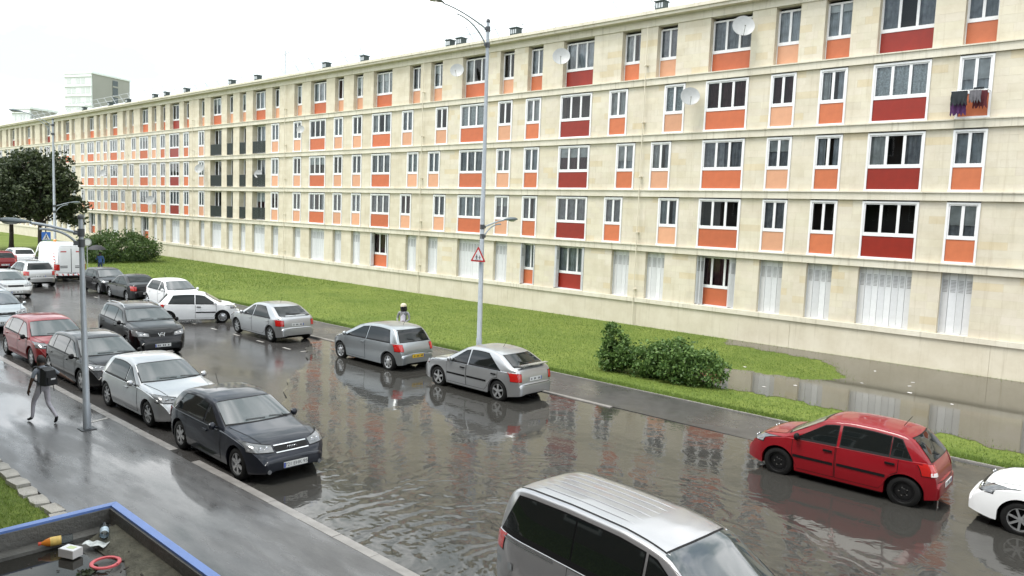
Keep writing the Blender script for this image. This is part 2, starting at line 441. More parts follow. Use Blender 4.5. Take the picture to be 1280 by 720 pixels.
# ------------------------------------------------------------------ apartment block
def stone_mat(name, col, brick=False, plain=False, grime=.85):
    m, nt, b = newmat(name); L = nt.links.new
    g = N(nt, 'NewGeometry')
    n1 = N(nt, 'TexNoise', Scale=1.1, Detail=6.0, Roughness=0.65); L(g.outputs['Position'], n1.inputs['Vector'])
    mpn = N(nt, 'Mapping'); mpn.inputs['Scale'].default_value = (5.0, 1, 0.30); L(g.outputs['Position'], mpn.inputs[0])
    n2 = N(nt, 'TexNoise', Scale=1.0, Detail=5.0, Roughness=0.7); L(mpn.outputs[0], n2.inputs['Vector'])
    r = N(nt, 'ValToRGB'); e = r.color_ramp.elements
    e[0].position = 0.28; e[0].color = (col[0]*.86, col[1]*.84, col[2]*.80, 1)
    e[1].position = 0.62; e[1].color = (*col, 1)
    L(n1.outputs[0], r.inputs[0])
    r2 = N(nt, 'ValToRGB'); e = r2.color_ramp.elements
    e[0].position = 0.26; e[0].color = (grime, grime*.975, grime*.93, 1); e[1].position = 0.46; e[1].color = (1, 1, 1, 1)
    L(n2.outputs[0], r2.inputs[0])
    mu = N(nt, 'Mix', data_type='RGBA', blend_type='MULTIPLY'); mu.inputs[0].default_value = 1
    L(r.outputs[0], mu.inputs[6]); L(r2.outputs[0], mu.inputs[7]); src = mu.outputs[2]
    if plain:
        br = N(nt, 'RGB'); br.outputs[0].default_value = (1, 1, 1, 1)
    elif brick:
        # ashlar too far off to tell the blocks apart
        sw = N(nt, 'SeparateXYZ'); L(g.outputs['Position'], sw.inputs[0])
        cb = N(nt, 'CombineXYZ'); L(sw.outputs[0], cb.inputs[0]); L(sw.outputs[2], cb.inputs[1])
        br = N(nt, 'TexBrick'); L(cb.outputs[0], br.inputs['Vector'])
        br.inputs['Color1'].default_value = (1, .99, .97, 1); br.inputs['Color2'].default_value = (.92, .90, .85, 1)
        br.inputs['Mortar'].default_value = (.88, .86, .82, 1)
        br.inputs['Scale'].default_value = 1.0; br.inputs['Brick Width'].default_value = 0.8; br.inputs['Row Height'].default_value = 0.297
        br.inputs['Mortar Size'].default_value = 0.006
    else:
        br = N(nt, 'Attribute', attribute_name='tint')
    mu2 = N(nt, 'Mix', data_type='RGBA', blend_type='MULTIPLY'); mu2.inputs[0].default_value = 1
    L(src, mu2.inputs[6]); L(br.outputs['Color'], mu2.inputs[7]); src = mu2.outputs[2]
    L(src, b.inputs['Base Color']); b.inputs['Roughness'].default_value = 0.85
    b.inputs['Specular IOR Level'].default_value = 0.25
    nb = N(nt, 'TexNoise', Scale=25.0, Detail=4.0); L(g.outputs['Position'], nb.inputs['Vector'])
    bp = N(nt, 'Bump', Strength=0.25, Distance=0.01); L(nb.outputs[0], bp.inputs['Height']); L(bp.outputs[0], b.inputs['Normal'])
    return m
CREAM = (0.625, 0.582, 0.487)
M_wall = stone_mat('cream_ashlar_far', CREAM, brick=True)
M_stone = stone_mat('cream_ashlar', CREAM)
M_band = stone_mat('pale_concrete', (0.65, 0.615, 0.525), plain=True, grime=.66)
M_plinth = stone_mat('rendered_plinth', (0.60, 0.555, 0.455), plain=True, grime=.80)
M_white = pmat('white_frame', (0.74, 0.74, 0.75), 0.45, var=0.06, vscale=3)
M_shut = pmat('shutter_white', (0.62, 0.63, 0.65), 0.5, var=0.08, vscale=4, orand=.12)
M_slot = pmat('shutter_slot', (0.26, 0.26, 0.27), 0.8)
M_panel = {'p': pmat('panel_peach', (0.60, 0.31, 0.185), 0.55, var=0.07, vscale=3, orand=.14),
           'o': pmat('panel_orange', (0.50, 0.142, 0.058), 0.55, var=0.10, vscale=3, orand=.14),
           'O': pmat('panel_vermilion', (0.48, 0.122, 0.048), 0.55, var=0.10, vscale=3, orand=.14),
           'R': pmat('panel_red', (0.23, 0.013, 0.004), 0.45, var=0.12, vscale=3, orand=.14)}
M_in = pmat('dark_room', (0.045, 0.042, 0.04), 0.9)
M_metal = pmat('galvanised', (0.42, 0.44, 0.45), 0.42, metal=0.6, var=0.12, vscale=8)
M_dark = pmat('dark_metal', (0.035, 0.04, 0.04), 0.5)
M_roof = pmat('pale_zinc_roof', (0.78, 0.79, 0.80), 0.5, var=0.05)
M_railg = pmat('balcony_rail', (0.035, 0.045, 0.042), 0.55)
M_dish = pmat('dish_white', (0.33, 0.34, 0.34), 0.45, var=0.08)
def glass_mat(name, tint=(0.75, 0.8, 0.82), ior=1.5):
    m = bpy.data.materials.new(name); m.use_nodes = True
    nt = m.node_tree; nt.nodes.clear(); L = nt.links.new
    out = N(nt, 'OutputMaterial'); fr = N(nt, 'Fresnel', IOR=ior)
    gl = N(nt, 'BsdfGlossy', Roughness=0.015); tr = N(nt, 'BsdfTransparent'); tr.inputs['Color'].default_value = (*tint, 1)
    mf = N(nt, 'MixShader'); L(fr.outputs[0], mf.inputs[0]); L(tr.outputs[0], mf.inputs[1]); L(gl.outputs[0], mf.inputs[2])
    L(mf.outputs[0], out.inputs[0]); return m
M_pane = glass_mat('window_glass')
def curtain_mat(name, col, scale):
    m, nt, b = newmat(name); L = nt.links.new
    tcn = N(nt, 'TexCoord'); n = N(nt, 'TexNoise', Scale=scale, Detail=3.0); L(tcn.outputs['Object'], n.inputs['Vector'])
    r = N(nt, 'ValToRGB'); r.color_ramp.elements[0].position = .35; r.color_ramp.elements[1].position = .65
    r.color_ramp.elements[0].color = (*[c*.6 for c in col], 1); r.color_ramp.elements[1].color = (*col, 1)
    L(n.outputs[0], r.inputs[0]); L(r.outputs[0], b.inputs['Base Color']); b.inputs['Roughness'].default_value = .9
    return m
M_curt = [curtain_mat('net_curtain', (0.66, 0.69, 0.72), 2.0), curtain_mat('lace_curtain', (0.80, 0.84, 0.84), 14.0),
          curtain_mat('grey_curtain', (0.46, 0.47, 0.50), 3.0), curtain_mat('white_curtain', (0.80, 0.80, 0.78), 2.0),
          curtain_mat('plum_curtain', (0.14, 0.05, 0.06), 3.0)]

ZB = [3.88, 6.63, 9.38, 12.13]                  # underside of the four string courses
BH = 0.35
# window columns: centre, size, colour, shifted towards the stair axis on floors 0/2/4
COLS = [(-96.33,'B','O',0),(-93.93,'s','p',0),(-91.87,'s','p',0),(-89.46,'B','O',0),(-87.01,'s','p',.62),
 (-84.03,'s','p',-.62),(-81.48,'B','O',0),(-79.04,'s','p',0),(-76.98,'s','o',0),(-74.38,'B','R',0),(-71.87,'s','o',0),
 (-68.77,'s','p',0),(-66.05,'LB','O',0),(-63.49,'Ls','p',0),(-61.28,'Ls','p',0),(-58.59,'LB','O',0),(-56.0,'s','p',0),
 (-52.75,'s','p',0),(-49.99,'B','O',0),(-47.32,'s','p',0),(-45.03,'s','p',0),(-42.27,'B','O',0),(-39.52,'s','p',.62),
 (-36.19,'s','p',-.62),(-33.42,'B','O',0),(-30.72,'s','p',0),(-28.55,'s','o',0),(-25.52,'B','R',0),(-22.77,'s','o',.60),
 (-19.49,'s','p',-.60),(-16.77,'B','O',0),(-14.09,'s','p',0),(-11.94,'s','o',0),(-9.30,'B','R',0),(-6.70,'s','o',0),
 (-3.60,'s','p',0),(-0.95,'B','O',0),(1.7,'s','p',0),(3.9,'s','o',0),(6.6,'B','R',0),(9.3,'s','o',0)]
far = []
for a in (-102.0, -117.0, -132.0):
    far += [(a,'s','p',0),(a-2.4,'B','O',0),(a-4.8,'s','p',0),(a-6.9,'s','o',0),(a-9.4,'B','R',0),(a-11.9,'s','o',0)]
COLS = sorted(far + [(-98.9,'s','p',0)] + COLS)
BX0, BX1 = -146.5, 11.5
WS, WB = 1.14, 2.13
blk = empty('apartment_block', (0, D, 0))
tag(blk, 'long five storey cream stone apartment block with orange and red window panels', 'building')

def seg_h(xs):      # complement of openings in [BX0,BX1]
    out = []; c = BX0
    for a, b_ in xs:
        if a > c: out.append((c, a))
        c = b_
    if c < BX1: out.append((c, BX1))
    return out
def cx(col, fl):
    x, k, c, sh = col
    return x + (sh if fl in (0, 2, 4) else 0)
def zr(fl):
    z0 = 1.48 if fl == 0 else ZB[fl-1] + BH
    z1 = 15.0 if fl == 4 else ZB[fl]
    return z0, z1
NEAR = -38.0
stones = []
for fl in range(5):
    z0, z1 = zr(fl)
    op = sorted((cx(c, fl) - (WB if 'B' in c[1] else WS)/2*(0.96 if fl in (0, 4) else 1), cx(c, fl) + (WB if 'B' in c[1] else WS)/2*(0.96 if fl in (0, 4) else 1)) for c in COLS)
    for a, b_ in seg_h(op):
        nearp = (a > NEAR)
        MB().box(a, b_, 0.004 if nearp else 0.0, 0.5, z0-0.01, z1+0.01).build('wall_pier', M_wall, blk)
        if nearp:
            nc = 8; h = (z1-z0)/nc
            for k in range(nc):
                zz0, zz1 = z0+k*h, z0+(k+1)*h
                cuts = [a]; w = b_-a
                if w > 1.05:
                    nb = max(2, round(w/0.85)); off = 0.0 if k % 2 == 0 else 0.5
                    cuts += [a+(i+off)*w/nb for i in range(0 if off else 1, nb)]
                elif random.random() < 0.35: cuts += [a+w*random.choice((.4, .6))]
                cuts.append(b_)
                for c0, c1 in zip(cuts, cuts[1:]): stones.append((c0, c1, zz0, zz1))
# ashlar blocks: nearest 300 are single parts, the rest one joined part
def stone_geo(x0, x1, z0, z1):
    j = 0.0012; e = 0.002; y = random.uniform(-.0015, .0015)
    x0 += j; x1 -= j; z0 += j; z1 -= j
    V = [(x0,.03,z0),(x1,.03,z0),(x1,.03,z1),(x0,.03,z1),(x0,y+e,z0),(x1,y+e,z0),(x1,y+e,z1),(x0,y+e,z1),(x0+e,y,z0+e),(x1-e,y,z0+e),(x1-e,y,z1-e),(x0+e,y,z1-e)]
    F = [(8,9,10,11),(4,5,9,8),(5,6,10,9),(6,7,11,10),(7,4,8,11),(0,1,5,4),(1,2,6,5),(2,3,7,6),(3,0,4,7)]
    t = random.random(); k = random.uniform(.965, 1.03)
    c = (k, k*random.uniform(.985, 1.0), k*random.uniform(.955, 1.0))
    if t > .95: c = (.95, .90, .80)
    if t < .04: c = (.98, .92, .80)
    return V, F, c
stones.sort(key=lambda s: -(s[1]-s[0])*(1.0 if s[0] > -24 else 0.4))
VV, FF, TT = [], [], []
for i, s_ in enumerate(stones):
    V, F, c = stone_geo(*s_)
    if i < 300:
        put('stone', raw_mesh('stone', np.array(V), np.array(F), M_stone, np.tile(c, (9, 1))), blk)
    else:
        n = len(VV); VV += V; FF += [tuple(n+q for q in f) for f in F]; TT += [c]*9
o = put('stonework', raw_mesh('stonework', np.array(VV), np.array(FF), M_stone, np.array(TT)), blk); o['kind'] = 'stuff'
# string courses, sill, plinth, cornice
for z in ZB:
    b = MB(); b.box(BX0-.05, BX1+.05, -0.10, 0.5, z, z+BH-0.05); b.box(BX0-.05, BX1+.05, -0.15, 0.5, z+BH-0.05, z+BH)
    b.build('string_course', M_band, blk)
b = MB(); b.box(BX0-.04, BX1+.04, -0.13, 0.5, 1.27, 1.48); b.build('sill_course', M_band, blk)
b = MB(); xj = [BX0, -120, -98, -76, -54, -37.85, -29.95, -21.0, -13, -5.36, 4, BX1]
for a, c in zip(xj, xj[1:]): b.box(a+.006, c-.006, -0.06, 0.45, -0.2, 1.27)
b.box(BX0+.02, BX1-.02, -0.04, 0.44, -0.2, 1.265)
b.build('plinth', M_plinth, blk)
b = MB(); b.box(BX0-.05, BX1+.05, -0.06, 0.55, 15.0, 15.36); b.build('frieze', M_band, blk)
b = MB(); b.box(BX0-.3, BX1+.3, -0.42, 0.55, 15.36, 15.5); b.box(BX0-.3, BX1+.3, -0.5, -0.36, 15.5, 15.66)
b.build('gutter_cornice', M_band, blk)
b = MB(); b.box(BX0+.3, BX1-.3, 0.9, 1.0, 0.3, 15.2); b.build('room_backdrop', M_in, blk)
b = MB(); b.box(BX0, BX0+.3, 0.5, 11.5, -.2, 15.36); b.box(BX1-.3, BX1, 0.5, 11.5, -.2, 15.36); b.box(BX0, BX1, 11.5, 11.8, -.2, 15.36)
b.build('end_wall', M_plinth, blk)
b = MB()
b.quad((BX0-.3, -0.40, 15.56), (BX1+.3, -0.40, 15.56), (BX1+.3, 5.8, 17.7), (BX0-.3, 5.8, 17.7))
b.quad((BX0-.3, 5.8, 17.7), (BX1+.3, 5.8, 17.7), (BX1+.3, 12.0, 15.56), (BX0-.3, 12.0, 15.56))
roof = b.build('roof', M_roof, blk)
for i in range(36):       # standing seams between the zinc sheets
    x = -60 + i*2.0
    bb = MB(); bb.obox((x, 2.7, 16.63+.025), Vector((1,0,0)), Vector((0,.945,.326)), Vector((0,-.326,.945)), .02, 3.2, .025); bb.build('roof_seam', M_roof, roof)
# safety rail on the roof: raking posts, two cables
def roofz(y): return 15.56 + (y+0.4)*2.14/6.2
for i in range(60):
    x = -125 + i*2.2
    bb = MB(); bb.tube([(x, 1.3, roofz(1.3)), (x-0.35, 0.85, roofz(1.3)+0.95)], 0.028, 5); bb.build('rail_post', M_metal, roof)
for h in (0.92, 0.5):
    bb = MB(); bb.tube([(-126, 1.3-.45*h/.95, roofz(1.3)+h), (8, 1.3-.45*h/.95, roofz(1.3)+h)], 0.020, 5); bb.build('rail_cable', M_metal, roof)

# --- windows
CACHE = {}
def frame_mesh(kind, style):
    """style: 'flush' (floors 1-3, boxed surround), 'deep' (recessed, top and ground), 'loggia'"""
    key = (kind, style)
    if key in CACHE: return CACHE[key]
    w = (WB if kind == 'B' else WS) * (1 if style == 'flush' else .96)
    n = 3 if kind == 'B' else 2
    b = MB()
    if style == 'flush': H, y0, fr, zrail, sur = 2.32, -0.015, 0.055, 0.95, 0.075
    elif style == 'deep': H, y0, fr, zrail, sur = 2.36, 0.30, 0.05, 0.90, 0.03
    else: H, y0, fr, zrail, sur = 2.36, 0.42, 0.06, 0.12, 0.03
    x0, x1 = -w/2, w/2
    if style == 'flush':                    # boxed white surround standing proud of the stone
        b.box(x0, x0+sur, -0.05, 0.2, 0, H); b.box(x1-sur, x1, -0.05, 0.2, 0, H)
        b.box(x0+sur, x1-sur, -0.05, 0.2, H-sur, H); b.box(x0-.01, x1+.01, -0.075, 0.2, -0.03, sur*.75)
    else:
        b.box(x0, x0+sur, y0, y0+.12, 0, H); b.box(x1-sur, x1, y0, y0+.12, 0, H); b.box(x0+sur, x1-sur, y0, y0+.12, H-sur, H); b.box(x0, x1, y0-.03, y0+.12, -0.02, 0.04)
    xi0, xi1, zt = x0+sur, x1-sur, H-sur
    b.box(xi0, xi1, y0-.005, y0+.09, zrail-.045, zrail+.05)
    pw = (xi1-xi0)/n; panes = []
    for i in range(n):
        a, c = xi0+i*pw, xi0+(i+1)*pw
        b.box(a, a+fr, y0, y0+.07, zrail+.05, zt); b.box(c-fr, c, y0, y0+.07, zrail+.05, zt)
        b.box(a+fr, c-fr, y0, y0+.07, zt-fr, zt); b.box(a+fr, c-fr, y0, y0+.07, zrail+.05, zrail+.05+fr)
        panes.append((a+fr, c-fr, zrail+.05+fr, zt-fr))
    CACHE[key] = (b.mesh('window', M_white), panes, (xi0, xi1, 0.04, zrail-.045), y0, (xi0, xi1, zrail, zt))
    return CACHE[key]
def flat_pane(q, y):
    me = bpy.data.meshes.new('pane'); me.from_pydata([(q[0], y, q[2]), (q[1], y, q[2]), (q[1], y, q[3]), (q[0], y, q[3])], [], [(0, 1, 2, 3)])
    me.materials.append(M_pane); return me
def simple(key, fn):
    if key not in CACHE: CACHE[key] = fn()
    return CACHE[key]
def curtain_mesh(w, z0, z1, mi, part):
    b = MB(); n = max(8, int(w*16)); prev = None
    for i in range(n+1):
        x = -w/2 + w*i/n; y = 0.035*math.sin(i*1.9) + 0.02*math.sin(i*.7)
        if prev: b.quad((prev[0], prev[1], z0), (x, y, z0), (x, y, z1), (prev[0], prev[1], z1))
        prev = (x, y)
    return b.mesh('curtain', M_curt[mi])
def window(x, z, kind, style, col, name='window', depth_extra=0):
    me, panes, pan, y0, op = frame_mesh(kind, style)
    w = put(name, me, blk, (x, 0, z))
    if style != 'loggia':
        put('panel', simple((kind, style, 'pan', col), lambda: MB().box(pan[0]+.004, pan[1]-.004, y0+.015, y0+.05, pan[2], pan[3]).mesh('panel', M_panel[col])), w)
        # the window breast behind the panel
    for i, q in enumerate(panes):
        put('pane', simple((kind, style, 'pane', i), lambda: flat_pane(q, y0+.03)), w)
    t = random.random()
    full = op[1]-op[0]
    def cur(mi, xa, xb):
        wdt = round(xb-xa, 2)
        put('curtain', simple(('cur', wdt, op[2], op[3], mi), lambda: curtain_mesh(wdt, op[2], op[3], mi, 0)), w, ((xa+xb)/2, y0+.16, 0))
    if t < .28: cur(2, op[0], op[1])
    elif t < .48: cur(0, op[0], op[1])
    elif t < .60: cur(1, op[0], op[1])
    elif t < .76: cur(random.choice((0, 3, 2)), op[0], op[0]+full*.33); cur(random.choice((0, 2)), op[1]-full*.33, op[1])
    elif t < .84: cur(3, op[0], op[1])
    elif t < .88: cur(4, op[0], op[1])
    if random.random() < .14:
        dz = random.choice((.35, .55, .8)); put('roller_blind', simple(('blind', kind, style, dz), lambda: MB().box(op[0], op[1], y0+.09, y0+.10, op[3]-dz, op[3]).mesh('roller_blind', M_curt[3])), w)
    return w
def leaf_mesh(w, zig):
    def mk():
        b = MB(); h = 2.33
        a = 0.035*zig
        b.obox((0, 0, h/2), Vector((math.cos(a*6), math.sin(a*6), 0)), Vector((-math.sin(a*6), math.cos(a*6), 0)), Vector((0,0,1)), w/2-.003, .012, h/2)
        for k in range(9):     # louvre slots near the top
            z = h-.28-k*.055
            b.obox((0, -.0115, z), Vector((math.cos(a*6), math.sin(a*6), 0)), Vector((-math.sin(a*6), math.cos(a*6), 0)), Vector((0,0,1)), w/2-.05, .003, .013, 1)
        return b.mesh('shutter_leaf', [M_shut, M_slot])
    return simple(('leaf', round(w, 3), zig), mk)
def shutters(x, kind, openness=0.0, side=1):
    """folding metal shutter filling a ground floor opening; openness 0..1 leaves folded to the jambs"""
    w = (WB if kind == 'B' else WS)*.96
    n = 8 if kind == 'B' else 4
    lw = w/n
    root = put('shutter', simple(('shf', kind), lambda: MB().box(-w/2, w/2, .20, .26, -.0, .035).box(-w/2, w/2, .20, .26, 2.37, 2.40).box(-w/2, -w/2+.02, .2, .26, .035, 2.37).box(w/2-.02, w/2, .2, .26, .035, 2.37).mesh('shutter_track', M_shut)), blk, (x, 0, 1.48))
    if openness == 0:
        for i in range(n):
            put('shutter_leaf', leaf_mesh(lw, 1 if i % 2 else -1), root, (-w/2+lw*(i+.5), .22, .036))
    else:
        k = int(n/2)
        for i in range(k):
            for s_ in (-1, 1):
                if openness > .9:
                    o = put('shutter_leaf', leaf_mesh(lw, 0), root, (s_*(w/2-.03-i*.035), .10, .036)); o.rotation_euler.z = math.pi/2
                else:
                    f = .36 if s_ < 0 else .62
                    if s_ > 0 and i >= k-1 : continue
                    o = put('shutter_leaf', leaf_mesh(lw, 0), root, (s_*(w/2) - s_*(i+.5)*lw*f, .2, .036)); o.rotation_euler.z = (1 if i % 2 else -1)*s_*(0.9 if s_ > 0 else 1.1)
    return root
OPEN = {-28.55: 1, -25.52: 1, -16.77: .5, -42.27: 1, -81.48: .5, -96.33: .5, -93.93: 1}
for c in COLS:
    kind = 'B' if 'B' in c[1] else 's'
    for fl in range(5):
        x = cx(c, fl); z0, z1 = zr(fl)
        if fl == 0:
            op = OPEN.get(c[0], 0)
            if op: window(x, 1.48, kind, 'deep', c[2])
            shutters(x, kind, op)
        elif fl == 4: window(x, z0+.03, kind, 'deep', c[2])
        elif c[1][0] == 'L':
            window(x, z0+.02, kind, 'loggia', c[2], 'balcony_door')
            w = (WB if kind == 'B' else WS)
            def mk():
                b = MB(); b.box(-w/2, w/2, .03, .07, .98, 1.03); b.box(-w/2, w/2, .035, .065, .06, .10)
                n = int(w/.075)
                for i in range(n+1):
                    xx = -w/2+.02+i*(w-.04)/n; b.box(xx-.018, xx+.018, .04, .06, .10, .98)
                return b.mesh('balcony_railing', M_railg)
            put('balcony_railing', simple(('rail', kind), mk), blk, (x, 0, z0+.02))
        else: window(x, z0+.025, kind, 'flush', c[2])
# downpipes on the stair axes
M_pipe = pmat('painted_pipe', (0.635, 0.585, 0.475), 0.5)
for x in (-85.5, -70.3, -54.4, -37.9, -21.13):
    b = MB(); b.tube([(x, -.17, .1), (x, -.17, 15.0)], .024, 8)
    for z in (1.9, 4.8, 7.6, 10.3, 13.1): b.box(x-.06, x+.06, -.23, -.0, z, z+.04)
    b.build('downpipe', M_pipe, blk, smooth=40)

# ------------------------------------------------------------------ cars
M_glass = pmat('car_glass', (0.006, 0.008, 0.008), 0.03, spec=0.45)
M_seal = pmat('black_trim', (0.005, 0.005, 0.0055), 0.5, spec=.2)
M_screen = pmat('windscreen_glass', (0.030, 0.038, 0.040), 0.02, coat=0.8, spec=1.0)
M_tyre = pmat('tyre_rubber', (0.007, 0.007, 0.007), 0.6, var=0.2, spec=.2)
M_under = pmat('underbody', (0.004, 0.004, 0.004), 0.9, spec=.1)
M_alloy = pmat('alloy_rim', (0.50, 0.51, 0.52), 0.3, metal=0.8)
M_steel = pmat('black_steel_rim', (0.014, 0.014, 0.015), 0.4, metal=0.5)
M_lens = pmat('headlight_lens', (0.13, 0.135, 0.14), 0.10, metal=0.2, coat=1)
M_lensd = pmat('headlight_bulb', (0.9, 0.9, 0.92), 0.1, metal=0.9)
M_red = pmat('tail_lens', (0.40, 0.010, 0.008), 0.12, coat=1)
M_clear = pmat('tail_clear', (0.6, 0.55, 0.55), 0.15, coat=1)
M_amber = pmat('amber_lens', (0.6, 0.2, 0.02), 0.15, coat=1)
M_chrome = pmat('chrome', (0.62, 0.63, 0.64), 0.12, metal=1.0)
M_plate = pmat('plate_white', (0.60, 0.61, 0.60), 0.4)
M_plateY = pmat('plate_yellow', (0.62, 0.40, 0.02), 0.4)
M_blue = pmat('plate_blue', (0.02, 0.06, 0.35), 0.4)
M_ink = pmat('plate_ink', (0.03, 0.03, 0.035), 0.6)
def paint(name, col, metal=0.0, rough=0.38):
    return pmat(name, col, rough, metal=metal, coat=0.7, var=0.04, vscale=3, spec=0.15)
P = dict(silver=paint('paint_silver', (0.43, 0.44, 0.45), .8, .30), silver2=paint('paint_silver_grey', (0.36, 0.385, 0.40), .8, .30), white=paint('paint_white', (0.76, 0.77, 0.78)),
         navy=paint('paint_slate', (0.008, 0.010, 0.017), .3), black=paint('paint_black', (0.002, 0.002, 0.0025), .2), grey=paint('paint_dark_grey', (0.006, 0.006, 0.007), .3),
         red=paint('paint_red', (0.20, 0.004, 0.009)), red2=paint('paint_crimson', (0.17, 0.005, 0.007)), champ=paint('paint_champagne', (0.46, 0.46, 0.45), .8, .30), vansilver=paint('paint_van_silver', (0.40, 0.40, 0.41), .8, .30))

PROF = dict(
 hatch=[(0,.40),(.004,.50),(.02,.615),(.045,.70),(.115,.90),(.15,.955),(.20,.98),(.32,1.0),(.44,1.0),(.54,.975),(.585,.945),(.78,.655),(.90,.595),(.955,.53),(.985,.44),(1,.37)],
 golf=[(0,.40),(.004,.52),(.02,.63),(.045,.70),(.115,.90),(.15,.955),(.20,.985),(.30,1.0),(.38,.997),(.45,.97),(.495,.94),(.685,.675),(.84,.63),(.93,.575),(.98,.47),(1,.38)],
 yaris=[(0,.40),(.004,.50),(.02,.60),(.045,.68),(.10,.90),(.135,.955),(.19,.985),(.33,1.0),(.46,.985),(.56,.945),(.61,.915),(.82,.64),(.92,.575),(.965,.51),(.99,.42),(1,.36)],
 fast=[(0,.42),(.004,.58),(.015,.69),(.04,.73),(.07,.735),(.20,.93),(.26,.975),(.34,.998),(.42,1.0),(.50,.985),(.55,.95),(.735,.665),(.88,.605),(.95,.54),(.985,.44),(1,.37)],
 sedan=[(0,.44),(.004,.60),(.02,.69),(.06,.715),(.17,.735),(.29,.93),(.34,.975),(.42,1.0),(.50,1.0),(.56,.975),(.60,.945),(.765,.675),(.90,.61),(.96,.54),(.985,.44),(1,.38)],
 suv=[(0,.40),(.004,.55),(.015,.65),(.035,.71),(.095,.915),(.13,.96),(.20,.985),(.34,1.0),(.46,.995),(.55,.965),(.595,.935),(.755,.70),(.90,.645),(.96,.58),(.985,.46),(1,.36)],
 mpv=[(0,.40),(.004,.55),(.015,.66),(.05,.90),(.075,.955),(.14,.985),(.30,1.0),(.45,.99),(.54,.955),(.60,.91),(.80,.655),(.91,.60),(.96,.52),(.985,.42),(1,.34)],
 h1=[(0,.28),(.004,.45),(.015,.64),(.035,.86),(.055,.935),(.085,.97),(.14,.988),(.30,1.0),(.50,.995),(.58,.975),(.635,.95),(.665,.925),(.86,.58),(.95,.51),(.985,.38),(1,.26)],
 panel=[(0,.18),(.002,.60),(.006,.92),(.014,.97),(.03,.985),(.2,1.0),(.55,1.0),(.66,.985),(.71,.95),(.76,.88),(.875,.54),(.96,.45),(.988,.33),(1,.2)])
def smooth_prof(prof, L, H):
    xs = np.array([p[0] for p in prof])*L - L/2; zs = np.array([p[1] for p in prof])*H
    X = np.linspace(-L/2, L/2, 600); Z = np.interp(X, xs, zs)
    k = np.exp(-0.5*(np.arange(-18, 19)/5.0)**2); k /= k.sum()
    Zp = np.pad(Z, 18, mode='edge'); Zs = np.convolve(Zp, k, 'valid')
    d = np.minimum(np.arange(600), np.arange(600)[::-1]); t = np.clip(d/14, 0, 1)
    return X, Z*(1-t)+Zs*t

COWL = dict(suv=.712, sedan=.69, golf=.685, fast=.68, h1=.60, panel=.55, hatch=.668, mpv=.668, yaris=.655)
def text_mesh(txt, size):
    cu = bpy.data.curves.new('plate_text', 'FONT'); cu.body = txt; cu.size = size; cu.align_x = 'CENTER'; cu.align_y = 'CENTER'
    o = bpy.data.objects.new('plate_text', cu); COL.objects.link(o)
    bpy.context.view_layer.update()
    me = bpy.data.meshes.new_from_object(o.evaluated_get(bpy.context.evaluated_depsgraph_get()))
    bpy.data.objects.remove(o)
    return me

